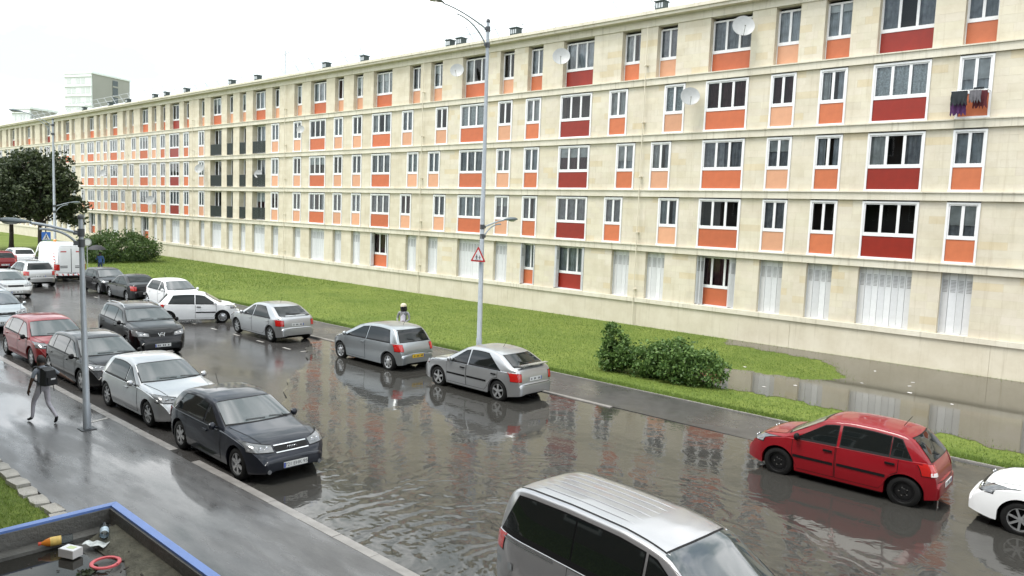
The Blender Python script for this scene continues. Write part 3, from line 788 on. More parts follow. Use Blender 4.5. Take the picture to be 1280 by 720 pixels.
def car(name, label, cat, loc, rotz, prof, L, W, H, wb, foh, color, wr=0.30, doors=5, rim='alloy5', group=None, belt=(.64, .60), tumble=.42,
        rear=None, plate='w', text=None, strip=False, rails=False, clearlens=False, taillow=False, glassrear=(.70, .93), dropz=0.0, antenna=True, dlo=(.07, .50), bw=.66, extra=None, lights=(.47, .60), seats=True):
    root = empty(name, (loc[0], loc[1], dropz), rotz)
    tag(root, label, cat, group)
    X, Z = smooth_prof(PROF[prof], L, H)
    ztop = lambda x: float(np.interp(x, X, Z))
    beltz = lambda x: float(np.interp(x, [-L/2, L/2], [belt[0]*H, belt[1]*H]))
    xf = L/2-foh; xr = xf-wb; ar = wr+0.055
    hw = W/2
    def wx(x):
        d = max(0, abs(x)-(L/2-0.75))/0.75
        return hw*(1-(0.25 if x > 0 else 0.19)*d**2.8)
    def zb(x):
        z = 0.20*(wr/.3)
        e = max(0, abs(x)-(L/2-.35))/.35; z += 0.05*e
        for c in (xf, xr):
            if abs(x-c) < ar: z = max(z, wr+math.sqrt(ar*ar-(x-c)**2))
        return z
    st = set(np.round(np.linspace(-L/2, L/2, 84), 4))
    for c in (xf, xr):
        st = {x for x in st if abs(x-c) > ar+.01}
        for k in range(15): st.add(round(c-ar*math.cos(math.pi*k/14)*.9999, 4))
    for d in (.01, .025, .045): st.add(round(L/2-d, 4)); st.add(round(-L/2+d, 4))
    st = sorted(st)
    def section(x):
        zt_ = ztop(x); w = wx(x); z0 = zb(x)
        bul = lambda z: 1-0.11*((z-.42*H)/(.42*H))**2
        zsh = min(beltz(x), zt_-0.075); z0 = min(z0, zsh-.03)
        pts = [(w*bul(z0)-.10, z0), (w*bul(z0), z0)]
        for f in (.2, .4, .6, .8): z = z0+(zsh-z0)*f; pts.append((w*bul(z), z))
        ys = w*bul(zsh); pts.append((ys, zsh)); pts.append((ys-.022, zsh+.012))
        zt = zt_-.05; yt = ys-.022-tumble*max(0, zt-zsh-.012)
        pts.append(((ys-.022+yt)/2+.008, (zsh+.012+zt)/2)); pts.append((yt, zt)); pts.append((yt-.03, zt_-.016)); pts.append((yt-.10, zt_-.001)); pts.append((yt*.5, zt_+.018)); pts.append((0, zt_+.024))
        return pts
    secs = [section(x) for x in st]; n = len(secs[0]); V = []; F = []
    m = 2*n-1
    for x, s_ in zip(st, secs):
        V += [(x, y, z) for y, z in s_] + [(x, -y, z) for y, z in s_[-2::-1]]
    for i in range(len(st)-1):
        for k in range(m-1):
            F.append((i*m+k, i*m+k+1, (i+1)*m+k+1, (i+1)*m+k))
    def dome(i0, x0, sx):
        base_ = [V[i0*m+k] for k in range(m)]; prev = [i0*m+k for k in range(m)]
        zs_ = [q[2] for q in base_]; zc_ = (min(zs_)+max(zs_))/2
        for dx, fy, fz in ((.016, .985, .985), (.032, .955, .95), (.044, .90, .88), (.052, .80, .74)):
            n0 = len(V)
            for q in base_: V.append((x0+sx*dx, q[1]*fy, zc_+(q[2]-zc_)*fz))
            for k in range(m-1): F.append((prev[k], prev[k+1], n0+k+1, n0+k))
            prev = [n0+k for k in range(m)]
        F.append(tuple(prev[1:m-1]))
    dome(0, -L/2, -1); dome(len(st)-1, L/2, 1)
    b = MB(); b.v = V; b.f = F; b.m = [0]*len(F)
    body = b.build('body', P[color], root, smooth=38)
    bvh = BVHTree.FromPolygons([Vector(v) for v in V], F)
    def cast(o, d):
        h = bvh.ray_cast(Vector(o), Vector(d))
        return (h[0], h[1]) if h[0] is not None else (None, None)
    def patch(name, bot, top, axis, off, mat, parent=root, nu=10, nv=4, mirror=False, thick=0.0):
        """grid between two polylines laid on the body. axis 'y+','y-' (x,z), 'z' (x,y), 'f' / 'r' (y,z)"""
        def res(pl, n):
            pl = np.array(pl, float); d = np.r_[0, np.cumsum(np.linalg.norm(np.diff(pl, axis=0), axis=1))]
            t = np.linspace(0, d[-1], n+1); return np.stack([np.interp(t, d, pl[:, k]) for k in (0, 1)], 1)
        B, T = res(bot, nu), res(top, nu); b = MB(); bad = set()
        for j in range(nv+1):
            for i in range(nu+1):
                u, v = B[i]*(1-j/nv)+T[i]*j/nv
                if axis[0] == 'y': s_ = 1 if axis[1] == '+' else -1; o, d = (u, 3*s_, v), (0, -s_, 0)
                elif axis == 'z': o, d = (u, v, 5), (0, 0, -1)
                elif axis == 'f': o, d = (6, u, v), (-1, 0, 0)
                else: o, d = (-6, u, v), (1, 0, 0)
                h, nn = cast(o, d)
                if h is None or (axis == 'f' and h.x < L/2-1.3) or (axis == 'r' and prof != 'sedan' and h.x > -L/2+1.4):
                    bad.add(len(b.v)); b.v.append((0, 0, .3)); continue
                if nn.dot(Vector(d)) > 0: nn = -nn
                b.v.append(tuple(h+nn*off))
        for j in range(nv):
            for i in range(nu):
                a = j*(nu+1)+i; fc = (a, a+1, a+nu+2, a+nu+1)
                if not bad.intersection(fc): b.f.append(fc); b.m.append(0)
        if not b.f: return root
        if bad:
            used = sorted({q for f in b.f for q in f}); mp_ = {q: i for i, q in enumerate(used)}; b.v = [b.v[q] for q in used]; b.f = [tuple(mp_[q] for q in f) for f in b.f]
        return b.build(name, mat, parent, smooth=60)
    # underbody
    b = MB(); b.box(-L/2+.2, L/2-.25, -hw+.27, hw-.27, .17*(wr/.3), beltz(0)-.12)
    b.box(xr+ar+.02, xf-ar-.02, -hw+.06, hw-.06, .17*(wr/.3), .30); b.build('underbody', M_under, root)
    # wheels
    tw = .095
    def wheel(x, s_):
        y = s_*(hw-.035-tw)
        wh = put('wheel', simple(('whub', wr), lambda: MB().lathe([(.02, .02), (wr*.55, .02), (wr*.55, -.03), (.02, -.03)], 16, 'y', mi=0, cap=True).mesh('wheel_hub', M_under)), root, (x, y, wr))
        if s_ < 0: wh.rotation_euler.z = math.pi
        put('tyre', simple(('tyre', wr), lambda: MB().lathe([(wr*.64, -tw), (wr*.90, -tw), (wr*.985, -tw*.7), (wr, 0), (wr*.985, tw*.7), (wr*.90, tw), (wr*.70, tw*1.02), (wr*.66, tw*.8)], 28, 'y').mesh('tyre', M_tyre, 50)), wh)
        def mk():
            b = MB(); r = wr*.66
            b.lathe([(r, tw*.85), (r*.93, tw*.85), (r*.9, tw*.3)], 28, 'y')
            kind, k = rim[:-1] if rim[-1].isdigit() else rim, int(rim[-1]) if rim[-1].isdigit() else 0
            if kind == 'alloy':
                for i in range(k):
                    a = 2*math.pi*i/k+.3; c, s2 = math.cos(a), math.sin(a)
                    b.obox((c*r*.5, tw*.72, s2*r*.5), Vector((c, 0, s2)), Vector((0, 1, 0)), Vector((-s2, 0, c)), r*.46, .012, r*(.14 if k < 7 else .09))
                b.lathe([(.001, tw*.9), (r*.22, tw*.86), (r*.26, tw*.55)], 14, 'y')
            elif kind == 'cap':
                b.lathe([(.001, tw*.88), (r*.35, tw*.92), (r*.42, tw*.82), (r*.93, tw*.70)], 24, 'y')
                for i in range(7):
                    a = 2*math.pi*i/7; c, s2 = math.cos(a), math.sin(a)
                    b.obox((c*r*.7, tw*.79, s2*r*.7), Vector((c, 0, s2)), Vector((0, 1, 0)), Vector((-s2, 0, c)), r*.12, .008, r*.10, 1)
            else:
                b.lathe([(.001, tw*.55), (r*.25, tw*.55), (r*.32, tw*.35), (r*.6, tw*.5), (r*.75, tw*.35), (r*.9, tw*.3)], 24, 'y')
                for i in range(5):
                    a = 2*math.pi*i/5; b.lathe([(.001, tw*.6), (.016, tw*.6), (.016, tw*.5)], 6, 'y', (math.cos(a)*r*.4, 0, math.sin(a)*r*.4), 2)
            return b.mesh('rim', [M_steel if rim == 'steel' else M_alloy, M_seal, M_chrome], 40)
        put('rim', simple(('rim', wr, rim), mk), wh)
    for x in (xf, xr):
        for s_ in (1, -1): wheel(x, s_)
    # glazing
    xw_b = float(X[np.where(Z >= COWL.get(prof, .672)*H)[0][-1]])            # cowl
    px = [(p[0]*L-L/2, p[1]*H) for p in PROF[prof]]
    top_x = [x for x, z in px if z >= .935*H][-1]                          # header rail
    wb2 = section(xw_b)[9][0]; wt2 = section(top_x)[9][0]
    yb_, yt_ = wb2-.075, wt2-.045
    arc = lambda xx, y, yy, c: [(xx+c*(1-(t/1.0)**2), y*t) for t in np.linspace(-1, 1, 9)]
    patch('windscreen_seal', arc(xw_b-.035, yb_+.03, 0, .09), arc(top_x-.015, yt_+.025, 0, .035), 'z', .004, M_seal, nu=14, nv=8)
    ws = patch('windscreen', arc(xw_b-.07, yb_, 0, .09), arc(top_x+.02, yt_, 0, .035), 'z', .008, M_screen, nu=14, nv=8)
    for s_ in (-.35, .25):
        patch('wiper', [(xw_b-.05, s_*yb_*1.2), (xw_b-.02, s_*yb_*1.2+.42)], [(xw_b-.07, s_*yb_*1.2), (xw_b-.04, s_*yb_*1.2+.42)], 'z', .022, M_seal, parent=ws, nu=6, nv=1)
    zmid = beltz
    gz = lambda x: ztop(x)-.105
    xA_b = xw_b-.16; xA_t = top_x-.06
    xC_b = -L/2+dlo[0]*L; 
    zr_t = [x for x, z in px if z >= .955*H][0]
    xC_t = zr_t+.06*L/4
    xB = -L/2+dlo[1]*L
    xb_off = .02
    if prof == 'panel': wins = [((xA_b-.75, xA_b), (xA_b-.75, xA_t-.02))]
    elif prof == 'h1':
        wins = [((xB, xA_b), (xB, xA_t)), ((xB-.07-1.02*L/4.27, xB-.07), (xB-.07-1.02*L/4.27, xB-.07)), ((xC_b, xB-.10-1.02*L/4.27), (xC_t, xB-.10-1.02*L/4.27))]
    elif doors == 3: wins = [((xB-.12, xA_b), (xB-.12, xA_t)), ((xC_b+.22, xB-.19), (xC_t+.12, xB-.19))]
    else:
        xq = xC_b+.30*(xB-xC_b)+.12
        wins = [((xB, xA_b), (xB, xA_t)), ((xq, xB-.09), (xq, xB-.09)), ((xC_b+.18, xq-.045), (xC_t+.06, xq-.045))]
        if prof in ('sedan', 'fast'): wins = [((xB, xA_b), (xB, xA_t)), ((xC_b+.36, xB-.09), (xC_t+.16, xB-.09))]
    for (b0, b1), (t0, t1) in wins:
        for s_ in ('y+', 'y-'):
            zl = lambda x: beltz(x)+.025
            tt = [(x, gz(x)) for x in np.linspace(t0, t1, 6)]; bb = [(x, zl(x)) for x in np.linspace(b0, b1, 6)]
            ttb = [(x, gz(x)+.02) for x in np.linspace(t0-.018, t1+.018, 6)]; bbb = [(x, zl(x)-.02) for x in np.linspace(b0-.018, b1+.018, 6)]
            patch('window_seal', bbb, ttb, s_, .003, M_seal, nu=8, nv=5)
            patch('side_window', bb, tt, s_, .007, M_glass, nu=8, nv=5)
    # rear window
    if prof not in ('panel',):
        z0, z1 = glassrear[0]*H, glassrear[1]*H
        w0 = hw*.74; w1 = hw*.62
        if prof == 'sedan':
            xa = [x for x, z in px if z >= .735*H][0]+.05; xb2 = zr_t-.03
            patch('rear_window_seal', [(xa-.02, -w0-.02), (xa-.02, w0+.02)], [(xb2+.02, -w1-.02), (xb2+.02, w1+.02)], 'z', .004, M_seal)
            patch('rear_window', [(xa, -w0), (xa, w0)], [(xb2, -w1), (xb2, w1)], 'z', .008, M_glass, nu=10, nv=6)
        else:
            patch('rear_window_seal', [(-w0-.02, z0-.015), (w0+.02, z0-.015)], [(-w1-.02, z1+.012), (w1+.02, z1+.012)], 'r', .004, M_seal, nv=6)
            rw = patch('rear_window', [(-w0, z0), (w0, z0)], [(-w1, z1), (w1, z1)], 'r', .008, M_glass, nv=6)
            patch('rear_wiper', [(0, z0+.02), (.30, z0+.09)], [(0, z0+.035), (.30, z0+.105)], 'r', .02, M_seal, parent=rw, nu=5, nv=1)
    # doors with shut lines
    zs0 = .24*(wr/.3)
    def door(x0, x1, handle_at_rear=True):
        for s_ in ('y+', 'y-'):
            sg = 1 if s_ == 'y+' else -1
            g_ = .012
            def edge(xx, z):        # keep clear of the wheel arch
                for c in (xf, xr):
                    if abs(xx-c) < ar+.03: z = max(z, wr+math.sqrt(max(0, (ar+.035)**2-(xx-c)**2)))
                return z
            bot = [(x, edge(x, zs0+.03)) for x in np.linspace(x0, x1, 9)]; top = [(x, beltz(x)-.012) for x in np.linspace(x0, x1, 9)]
            patch('door_gap', [(x0-g_ if i == 0 else (x1+g_ if i == 8 else x), z-g_) for i, (x, z) in enumerate(bot)], [(x0-g_ if i == 0 else (x1+g_ if i == 8 else x), z+.004) for i, (x, z) in enumerate(top)], s_, .002, M_seal, nu=10, nv=6)
            dr = patch('door', bot, top, s_, .006, P[color], nu=10, nv=6)
            hx = x0+.14; hz = beltz(hx)-.10
            h, nn = cast((hx, 3*sg, hz), (0, -sg, 0))
            if h: MB().box(h.x-.09, h.x+.09, min(h.y, h.y+sg*.035), max(h.y, h.y+sg*.035), hz-.018, hz+.018).build('handle', M_seal if strip else P[color], dr)
            if strip:
                zz = (zs0+beltz(x0))/2-.03
                patch('rub_strip', [(x0+.02, zz-.028), (x1-.02, zz-.028)], [(x0+.02, zz+.028), (x1-.02, zz+.028)], s_, .016, M_seal, parent=dr, nu=6, nv=1)
    if prof == 'panel': door(xA_b-.95, xA_b-.02)
    elif prof == 'h1':
        door(xB, xA_b+.08); door(xB-.07-1.05*L/4.27, xB-.03)
    elif doors == 3: door(xB-.14, min(xA_b+.10, xf-ar+.06))
    else: door(xB+.0, min(xA_b+.08, xf-ar+.06)); door(max(xr+.02, xC_b+.42), xB-.035)
    # bonnet
    fb = [(xw_b+.03+.05*(1-t*t), (wb2-.10)*t) for t in np.linspace(-1, 1, 9)]; ff = [(L/2-.20+.12*(1-t*t), hw*.62*t) for t in np.linspace(-1, 1, 9)]
    patch('bonnet_gap', [(x-.012, y*1.02) for x, y in fb], [(x+.012, y*1.025) for x, y in ff], 'z', .002, M_seal, nu=12, nv=10)
    patch('bonnet', fb, ff, 'z', .006, P[color], nu=12, nv=10)
    # lights
    zl0, zl1 = lights[0]*H, lights[1]*H
    for s_ in (-1, 1):
        y0, y1 = s_*hw*.46, s_*hw*.955
        patch('headlight_gap', [(y0-s_*.012, zl0-.012), (y1+s_*.004, zl0+.012)], [(y0-s_*.012, zl0+.115), (y1+s_*.004, zl1+.012)], 'f', .004, M_seal, nu=10, nv=4)
        hl = patch('headlight', [(y0, zl0), (y1, zl0+.03)], [(y0, zl0+.10), (y1, zl1)], 'f', .010, M_lens, nu=10, nv=4)
        for fy in (.58, .72):
            h, nn = cast((6, s_*hw*fy, zl0+.065), (-1, 0, 0))
            if h:
                bb = MB(); bb.lathe([(.001, .020), (.046, .020), (.05, .0)], 12, 'x', tuple(h)); bb.build('bulb', M_lensd, hl)
    patch('grille', [(-hw*.40, zl0-.01), (hw*.40, zl0-.01)], [(-hw*.42, zl0+.085), (hw*.42, zl0+.085)], 'f', .008, M_seal, nu=8, nv=2)
    patch('lower_intake', [(-hw*.55, .235), (hw*.55, .235)], [(-hw*.62, .36), (hw*.62, .36)], 'f', .006, M_seal, nu=8, nv=2)
    zt1 = min(glassrear[0]*H+.02, belt[0]*H+.0); zt0 = zt1-.25
    if rear is not None: zt0, zt1 = rear
    for s_ in (-1, 1):
        y0, y1 = s_*hw*.68, s_*hw*.94
        patch('tail_light_gap', [(y0-s_*.01, zt0-.01), (y1, zt0-.005)], [(y0-s_*.01, zt1-.02), (y1, zt1+.012)], 'r', .004, M_seal, nu=6, nv=5)
        tl = patch('tail_light', [(y0, zt0), (y1-s_*.004, zt0+.01)], [(y0, zt1-.03), (y1-s_*.004, zt1)], 'r', .010, M_red, nu=6, nv=5)
        if clearlens: patch('reversing_lens', [(y0+s_*.01, zt0+.01), (y1-s_*.06, zt0+.01)], [(y0+s_*.01, zt0+.08), (y1-s_*.06, zt0+.08)], 'r', .016, M_clear, parent=tl, nu=4, nv=2)
    # tailgate seam and bumper
    if prof not in ('panel',):
        patch('rear_bumper_gap', [(-hw*.86, .40*H-.006), (hw*.86, .40*H-.006)], [(-hw*.86, .40*H+.006), (hw*.86, .40*H+.006)], 'r', .004, M_seal, nu=10, nv=1)
        patch('rear_valance', [(-hw*.62, .30), (hw*.62, .30)], [(-hw*.66, .36), (hw*.66, .36)], 'r', .005, M_seal, nu=8, nv=1)
    # number plates
    def nplate(ax, zc, mat_, txt=None):
        h, nn = cast((6, 0, zc) if ax == 'f' else (-6, 0, zc), (-1, 0, 0) if ax == 'f' else (1, 0, 0))
        if not h: return
        s_ = 1 if ax == 'f' else -1
        x = h.x+s_*.012
        pl = MB().box(min(x, x+s_*.012), max(x, x+s_*.012), -.26, .26, zc-.055, zc+.055).build('number_plate', mat_, root)
        xe = x+s_*.014
        MB().box(min(xe, xe-s_*.001), max(xe, xe-s_*.001), -.26, -.225, zc-.05, zc+.05).build('plate_band', M_blue, pl)
        if txt:
            t = put('plate_text', text_mesh(txt, .10), pl, (xe, .012, zc)); t.data.materials.append(M_ink)
            t.rotation_euler = (math.pi/2, 0, math.pi/2 if s_ > 0 else -math.pi/2)
            if s_ < 0: t.location.y = -.012
        else:
            bb = MB()
            for i in range(7):
                yy = -.17+i*.058
                if i in (2, 5): continue
                bb.box(min(xe, xe-s_*.001), max(xe, xe-s_*.001), yy-.017, yy+.017, zc-.03, zc+.03)
            o = bb.build('plate_mark', M_ink, pl); o['kind'] = 'stuff'
    nplate('f', .30*H*.95 if prof != 'h1' else .5, M_plate, text)
    pz = {'hatch': .34, 'golf': .36, 'yaris': .36, 'fast': .50, 'sedan': .36, 'suv': .44, 'mpv': .44, 'h1': .36, 'panel': .22}[prof]
    nplate('r', pz*H, M_plateY if plate == 'y' else M_plate)
    # mirrors
    for s_ in (-1, 1):
        zc = beltz(xA_b)+.07; h, nn = cast((xA_b-.10, 3*s_, zc), (0, -s_, 0))
        if h:
            b = MB(); b.tube([(h.x, h.y-s_*.02, zc-.03), (h.x+.01, h.y+s_*.07, zc-.01)], .022, 6)
            b.lathe([(.01, -.075), (.05, -.07), (.075, -.03), (.08, .02), (.055, .055), (.01, .065)], 12, 'y', (h.x+.01, h.y+s_*.13, zc+.02))
            for i, v in enumerate(b.v):
                if i >= 12: b.v[i] = (h.x+.01+(v[0]-h.x-.01)*.75, v[1], v[2])
            b.build('mirror', P[color] if color in ('navy', 'white', 'silver', 'silver2') else M_seal, root, smooth=50)
    if rails:
        for s_ in (-1, 1):
            pts = []
            for x in np.linspace(zr_t+.15, top_x-.15, 7):
                yy = section(x)[9][0]-.07; h, nn = cast((x, s_*yy, 5), (0, 0, -1)); e = 0 if x in (zr_t+.15, top_x-.15) else .05
                pts.append((h.x, h.y, h.z+e+.005))
            MB().tube(pts, .018, 6).build('roof_rail', M_alloy, root, smooth=50)
    if antenna:
        h, nn = cast((zr_t+.25, 0, 5), (0, 0, -1)); MB().tube([tuple(h), (h.x-.14, 0, h.z+.22)], .006, 5).build('aerial', M_seal, root)
    if extra: extra(root, cast, patch, dict(L=L, W=W, H=H, hw=hw, section=section, top_x=top_x, xw_b=xw_b, zr_t=zr_t, zl0=zl0, beltz=beltz, ztop=ztop, P=P[color]))
    return root

# --- model specific details
def ex_rings(root, cast, patch, k):          # chrome surround and four linked rings on the grille
    z = k['zl0']+.035; b = MB()
    for y in (-.075, -.025, .025, .075):
        h, nn = cast((6, y, z), (-1, 0, 0)); b.tube([(h.x+.018, y+.032*math.cos(a), z+.032*math.sin(a)) for a in np.linspace(0, 2*math.pi, 17)], .006, 5)
    b.build('emblem', M_chrome, root)['kind'] = 'stuff'
    for zz in (-.018, .090): patch('grille_surround', [(-k['hw']*.41, k['zl0']+zz-.008), (k['hw']*.41, k['zl0']+zz-.008)], [(-k['hw']*.41, k['zl0']+zz+.008), (k['hw']*.41, k['zl0']+zz+.008)], 'f', .016, M_chrome, nu=8, nv=1)
    for s_ in (-1, 1):
        h, nn = cast((6, s_*.55, .30), (-1, 0, 0)); MB().lathe([(.001, .012), (.04, .012), (.045, 0)], 12, 'x', tuple(h)).build('fog_lamp', M_lens, root)
def ex_badge(root, cast, patch, k):           # ring with a bar across
    z = k['zl0']+.045; h, nn = cast((6, 0, z), (-1, 0, 0)); b = MB()
    b.tube([(h.x+.022, .06*math.cos(a), z+.06*math.sin(a)) for a in np.linspace(0, 2*math.pi, 21)], .010, 6)
    b.box(h.x+.012, h.x+.03, -.085, .085, z-.014, z+.014); b.build('emblem', M_chrome, root)
    for s_ in (-1, 1):
        patch('grille_chrome', [(s_*.06, z-.06), (s_*.072, z-.06)], [(s_*.10, z+.05), (s_*.114, z+.05)], 'f', .016, M_chrome, nu=3, nv=3)
def ex_spoiler(root, cast, patch, k):
    x = -k['L']/2+.05; h, nn = cast((x+.12, 0, 5), (0, 0, -1)); b = MB()
    b.prism([(-.08, -.60), (.05, -.60), (.07, 0), (.05, .60), (-.08, .60), (-.11, 0)], 0, .018)
    for s_ in (-.42, .42): b.box(-.03, .05, s_-.03, s_+.03, -.06, 0)
    b.build('spoiler', k['P'], root, loc=(h.x-.06, 0, h.z+.045))
def ex_h1(root, cast, patch, k):
    for y in (-.40, -.24, -.08, .08, .24, .40):          # pressed roof ribs
        MB().tube([tuple(cast((x, y, 5), (0, 0, -1))[0]+Vector((0, 0, -.010 if i in (0, 9) else -.002))) for i, x in enumerate(np.linspace(k['zr_t']+.12, k['top_x']-.60, 10))], .013, 8).build('roof_rib', k['P'], root, smooth=60)
    for s_ in (-1, 1):                                     # dark gutter strips along the roof
        pts = [(x, s_*(k['section'](x)[9][0]-.085)) for x in np.linspace(k['zr_t']-.02, k['top_x']+.02, 10)]
        patch('roof_gutter', [(x, y-.010) for x, y in pts], [(x, y+.010) for x, y in pts], 'z', .008, M_seal, nu=16, nv=1)
        yy = s_*(k['section'](k['top_x'])[9][0]-.09)
        h, nn = cast((k['top_x']+.04, yy, 5), (0, 0, -1)); MB().lathe([(.001, .012), (.016, .010), (.018, 0)], 8, 'z', tuple(h)).build('screen_clip', M_chrome, root)
    for s_ in ('y+', 'y-'):
        z = k['beltz'](0)-.02
        patch('slide_rail', [(-k['L']/2+.25, z-.012), (-k['L']/2+1.25, z-.012)], [(-k['L']/2+.25, z+.012), (-k['L']/2+1.25, z+.012)], s_, .010, M_chrome, nu=8, nv=1)
        patch('side_moulding', [(-k['L']/2+.10, z-.42), (k['L']/2-1.2, z-.42)], [(-k['L']/2+.10, z-.32), (k['L']/2-1.2, z-.32)], s_, .014, P['silver2'], nu=8, nv=1)
def ex_panel(root, cast, patch, k):
    hw, H = k['hw'], k['H']
    for s_ in (-1, 1):                                     # twin rear doors
        y0, y1 = s_*.02, s_*hw*.86
        patch('rear_door_gap', [(y0-s_*.02, .24*H), (y1+s_*.015, .24*H)], [(y0-s_*.02, .92*H), (y1+s_*.015, .92*H)], 'r', .003, M_seal, nu=6, nv=8)
        rd = patch('rear_door', [(y0, .245*H), (y1, .245*H)], [(y0, .915*H), (y1, .915*H)], 'r', .008, k['P'], nu=6, nv=8)
        patch('lettering', [(s_*.28, .77*H), (s_*.62, .77*H)], [(s_*.28, .80*H), (s_*.62, .80*H)], 'r', .012, M_redp, parent=rd, nu=4, nv=1)
        patch('lettering', [(s_*.22, .40*H), (s_*.66, .40*H)], [(s_*.22, .42*H), (s_*.66, .42*H)], 'r', .012, M_ink, parent=rd, nu=4, nv=1)
        patch('lettering', [(s_*.22, .36*H), (s_*.66, .36*H)], [(s_*.22, .38*H), (s_*.66, .38*H)], 'r', .012, M_ink, parent=rd, nu=4, nv=1)
    for i in range(12):                                    # red and white hazard chevrons
        y = -hw*.9+i*hw*.15
        patch('chevron', [(y, .17*H), (y+hw*.075, .17*H)], [(y+hw*.05, .215*H), (y+hw*.125, .215*H)], 'r', .012, M_redp if i % 2 else P['white'], nu=2, nv=1)
    for s_ in (-1, 1):
        for j in range(8):
            z = .26*H+j*.075*H
            patch('side_marker', [(s_*hw*.885, z), (s_*hw*.925, z)], [(s_*hw*.885, z+.03*H), (s_*hw*.925, z+.03*H)], 'r', .012, M_redp, nu=2, nv=1)
    h, nn = cast((-.3, .3, 6), (0, 0, -1)); MB().lathe([(.09, 0), (.09, .10), (.06, .15), (.001, .16)], 12, 'z', tuple(h)).build('beacon', M_amber, root, smooth=50)
    MB().box(-k['L']/2-.06, -k['L']/2+.05, -hw*.9, hw*.9, .30, .42).build('rear_step', M_seal, root)
M_redp = pmat('hazard_red', (0.45, 0.03, 0.03), 0.5)

# --- near side, parked along the kerb and facing up the street
NG, FG = 'cars parked along the near kerb', 'cars parked along the lawn side'
car('parked_car', 'dark slate three-door hatchback with four-ring emblem parked at near kerb', 'car', (-14.88, 8.08), R(-1), 'golf', 4.08, 1.72, 1.36, 2.58, .75, 'navy', wr=.325, doors=3, rim='alloy6', group=NG, text='721 EHK 95', extra=ex_rings, glassrear=(.70, .90))
car('parked_car', 'silver three-door hatchback parked behind the dark slate hatchback', 'car', (-19.5, 8.28), R(0), 'golf', 3.95, 1.72, 1.40, 2.55, .78, 'silver', wr=.32, doors=3, rim='alloy7', group=NG)
car('parked_car', 'dark grey five-door hatchback parked in front of the red car', 'car', (-24.1, 8.33), R(0), 'hatch', 4.0, 1.73, 1.42, 2.7, .80, 'grey', wr=.32, rim='alloy6', group=NG)
car('parked_car', 'bright red five-door hatchback parked at near kerb with sloping bonnet', 'car', (-28.4, 8.3), R(0), 'hatch', 4.1, 1.74, 1.42, 2.75, .82, 'red2', wr=.325, rim='alloy6', group=NG, belt=(.65, .58))
car('parked_car', 'silver estate car with dark roof rails parked behind the red car', 'car', (-36.75, 8.65), R(0), 'mpv', 4.5, 1.82, 1.54, 2.8, .9, 'silver2', wr=.34, rim='alloy5', group=NG, rails=True)
# --- in the carriageway
car('moving_car', 'pale silver hatchback driving up the street ahead of estate car', 'car', (-47.9, 11.95), R(2), 'hatch', 4.1, 1.78, 1.40, 2.65, .85, 'champ', wr=.33, rim='alloy5')
car('moving_car', 'black crossover with round chrome badge and roof rails in the carriageway', 'car', (-28.55, 11.4), R(-4), 'suv', 4.5, 1.85, 1.64, 2.72, .90, 'black', wr=.36, rim='alloy5', rails=True, extra=ex_badge, belt=(.66, .63))
car('moving_car', 'silver compact off-roader seen from behind next to the white van', 'car', (-53.3, 14.75), R(180), 'suv', 3.8, 1.80, 1.54, 2.4, .82, 'champ', wr=.36, rim='alloy5', rails=True)
car('delivery_van', 'tall white van with red hazard chevrons across its rear end', 'van', (-56.7, 17.35), R(180), 'panel', 4.8, 2.0, 2.50, 2.9, .85, 'white', wr=.36, rim='steel', tumble=.10, belt=(.50, .50), extra=ex_panel, rear=(.75, 1.15), antenna=False, lights=(.34, .42))
car('moving_car', 'red car with lit brake lamps driving away past the white van', 'car', (-65.6, 16.0), R(180), 'hatch', 4.0, 1.74, 1.38, 2.6, .85, 'red2', rim='alloy5')
car('parked_car', 'white car standing between the red car and the white van', 'car', (-70.0, 18.5), R(180), 'hatch', 3.8, 1.72, 1.34, 2.4, .85, 'white', rim='cap', group=FG)
# --- far side
car('parked_car', 'black five-door hatchback parked nose towards the dark saloon', 'car', (-47.5, 17.05), R(0), 'hatch', 3.55, 1.68, 1.42, 2.3, .78, 'black', rim='alloy6', group=FG)
car('parked_car', 'dark grey saloon parked between the black and the white hatchbacks', 'car', (-43.55, 17.0), R(180), 'sedan', 3.95, 1.70, 1.38, 2.4, .8, 'grey', rim='alloy6', group=FG)
car('parked_car', 'white five-door hatchback half hidden behind the slanting white car', 'car', (-39.2, 17.35), R(0), 'hatch', 3.6, 1.68, 1.45, 2.45, .78, 'white', rim='cap', group=FG)
car('moving_car', 'white three-door hatchback with black side strip standing aslant to the kerb', 'car', (-33.85, 16.1), R(66), 'hatch', 3.45, 1.60, 1.38, 2.28, .72, 'white', wr=.28, doors=3, rim='cap', strip=True, glassrear=(.68, .92))
car('parked_car', 'silver five-door hatchback with rounded tail parked left of small grey car', 'car', (-28.55, 16.7), R(179), 'fast', 4.2, 1.77, 1.46, 2.75, .80, 'silver', wr=.32, rim='alloy7', group=FG, glassrear=(.72, .93), strip=False)
car('parked_car', 'small silver-grey three-door hatchback with yellow rear number plate', 'car', (-21.3, 16.85), R(180), 'yaris', 3.9, 1.72, 1.50, 2.72, .62, 'silver2', wr=.32, doors=3, rim='cap', group=FG, plate='y', glassrear=(.67, .92))
car('parked_car', 'silver five-door hatchback with rear spoiler and black side strips', 'car', (-15.95, 16.68), R(180), 'fast', 4.05, 1.74, 1.44, 2.55, .78, 'silver', wr=.32, rim='alloy5', group=FG, strip=True, extra=ex_spoiler, glassrear=(.74, .92))
car('moving_car', 'bright red five-door hatchback with black steel wheels standing in flood water', 'car', (-5.15, 16.72), R(181), 'hatch', 3.75, 1.70, 1.44, 2.50, .70, 'red', wr=.31, rim='steel', strip=True, clearlens=True, glassrear=(.67, .93), belt=(.66, .60))
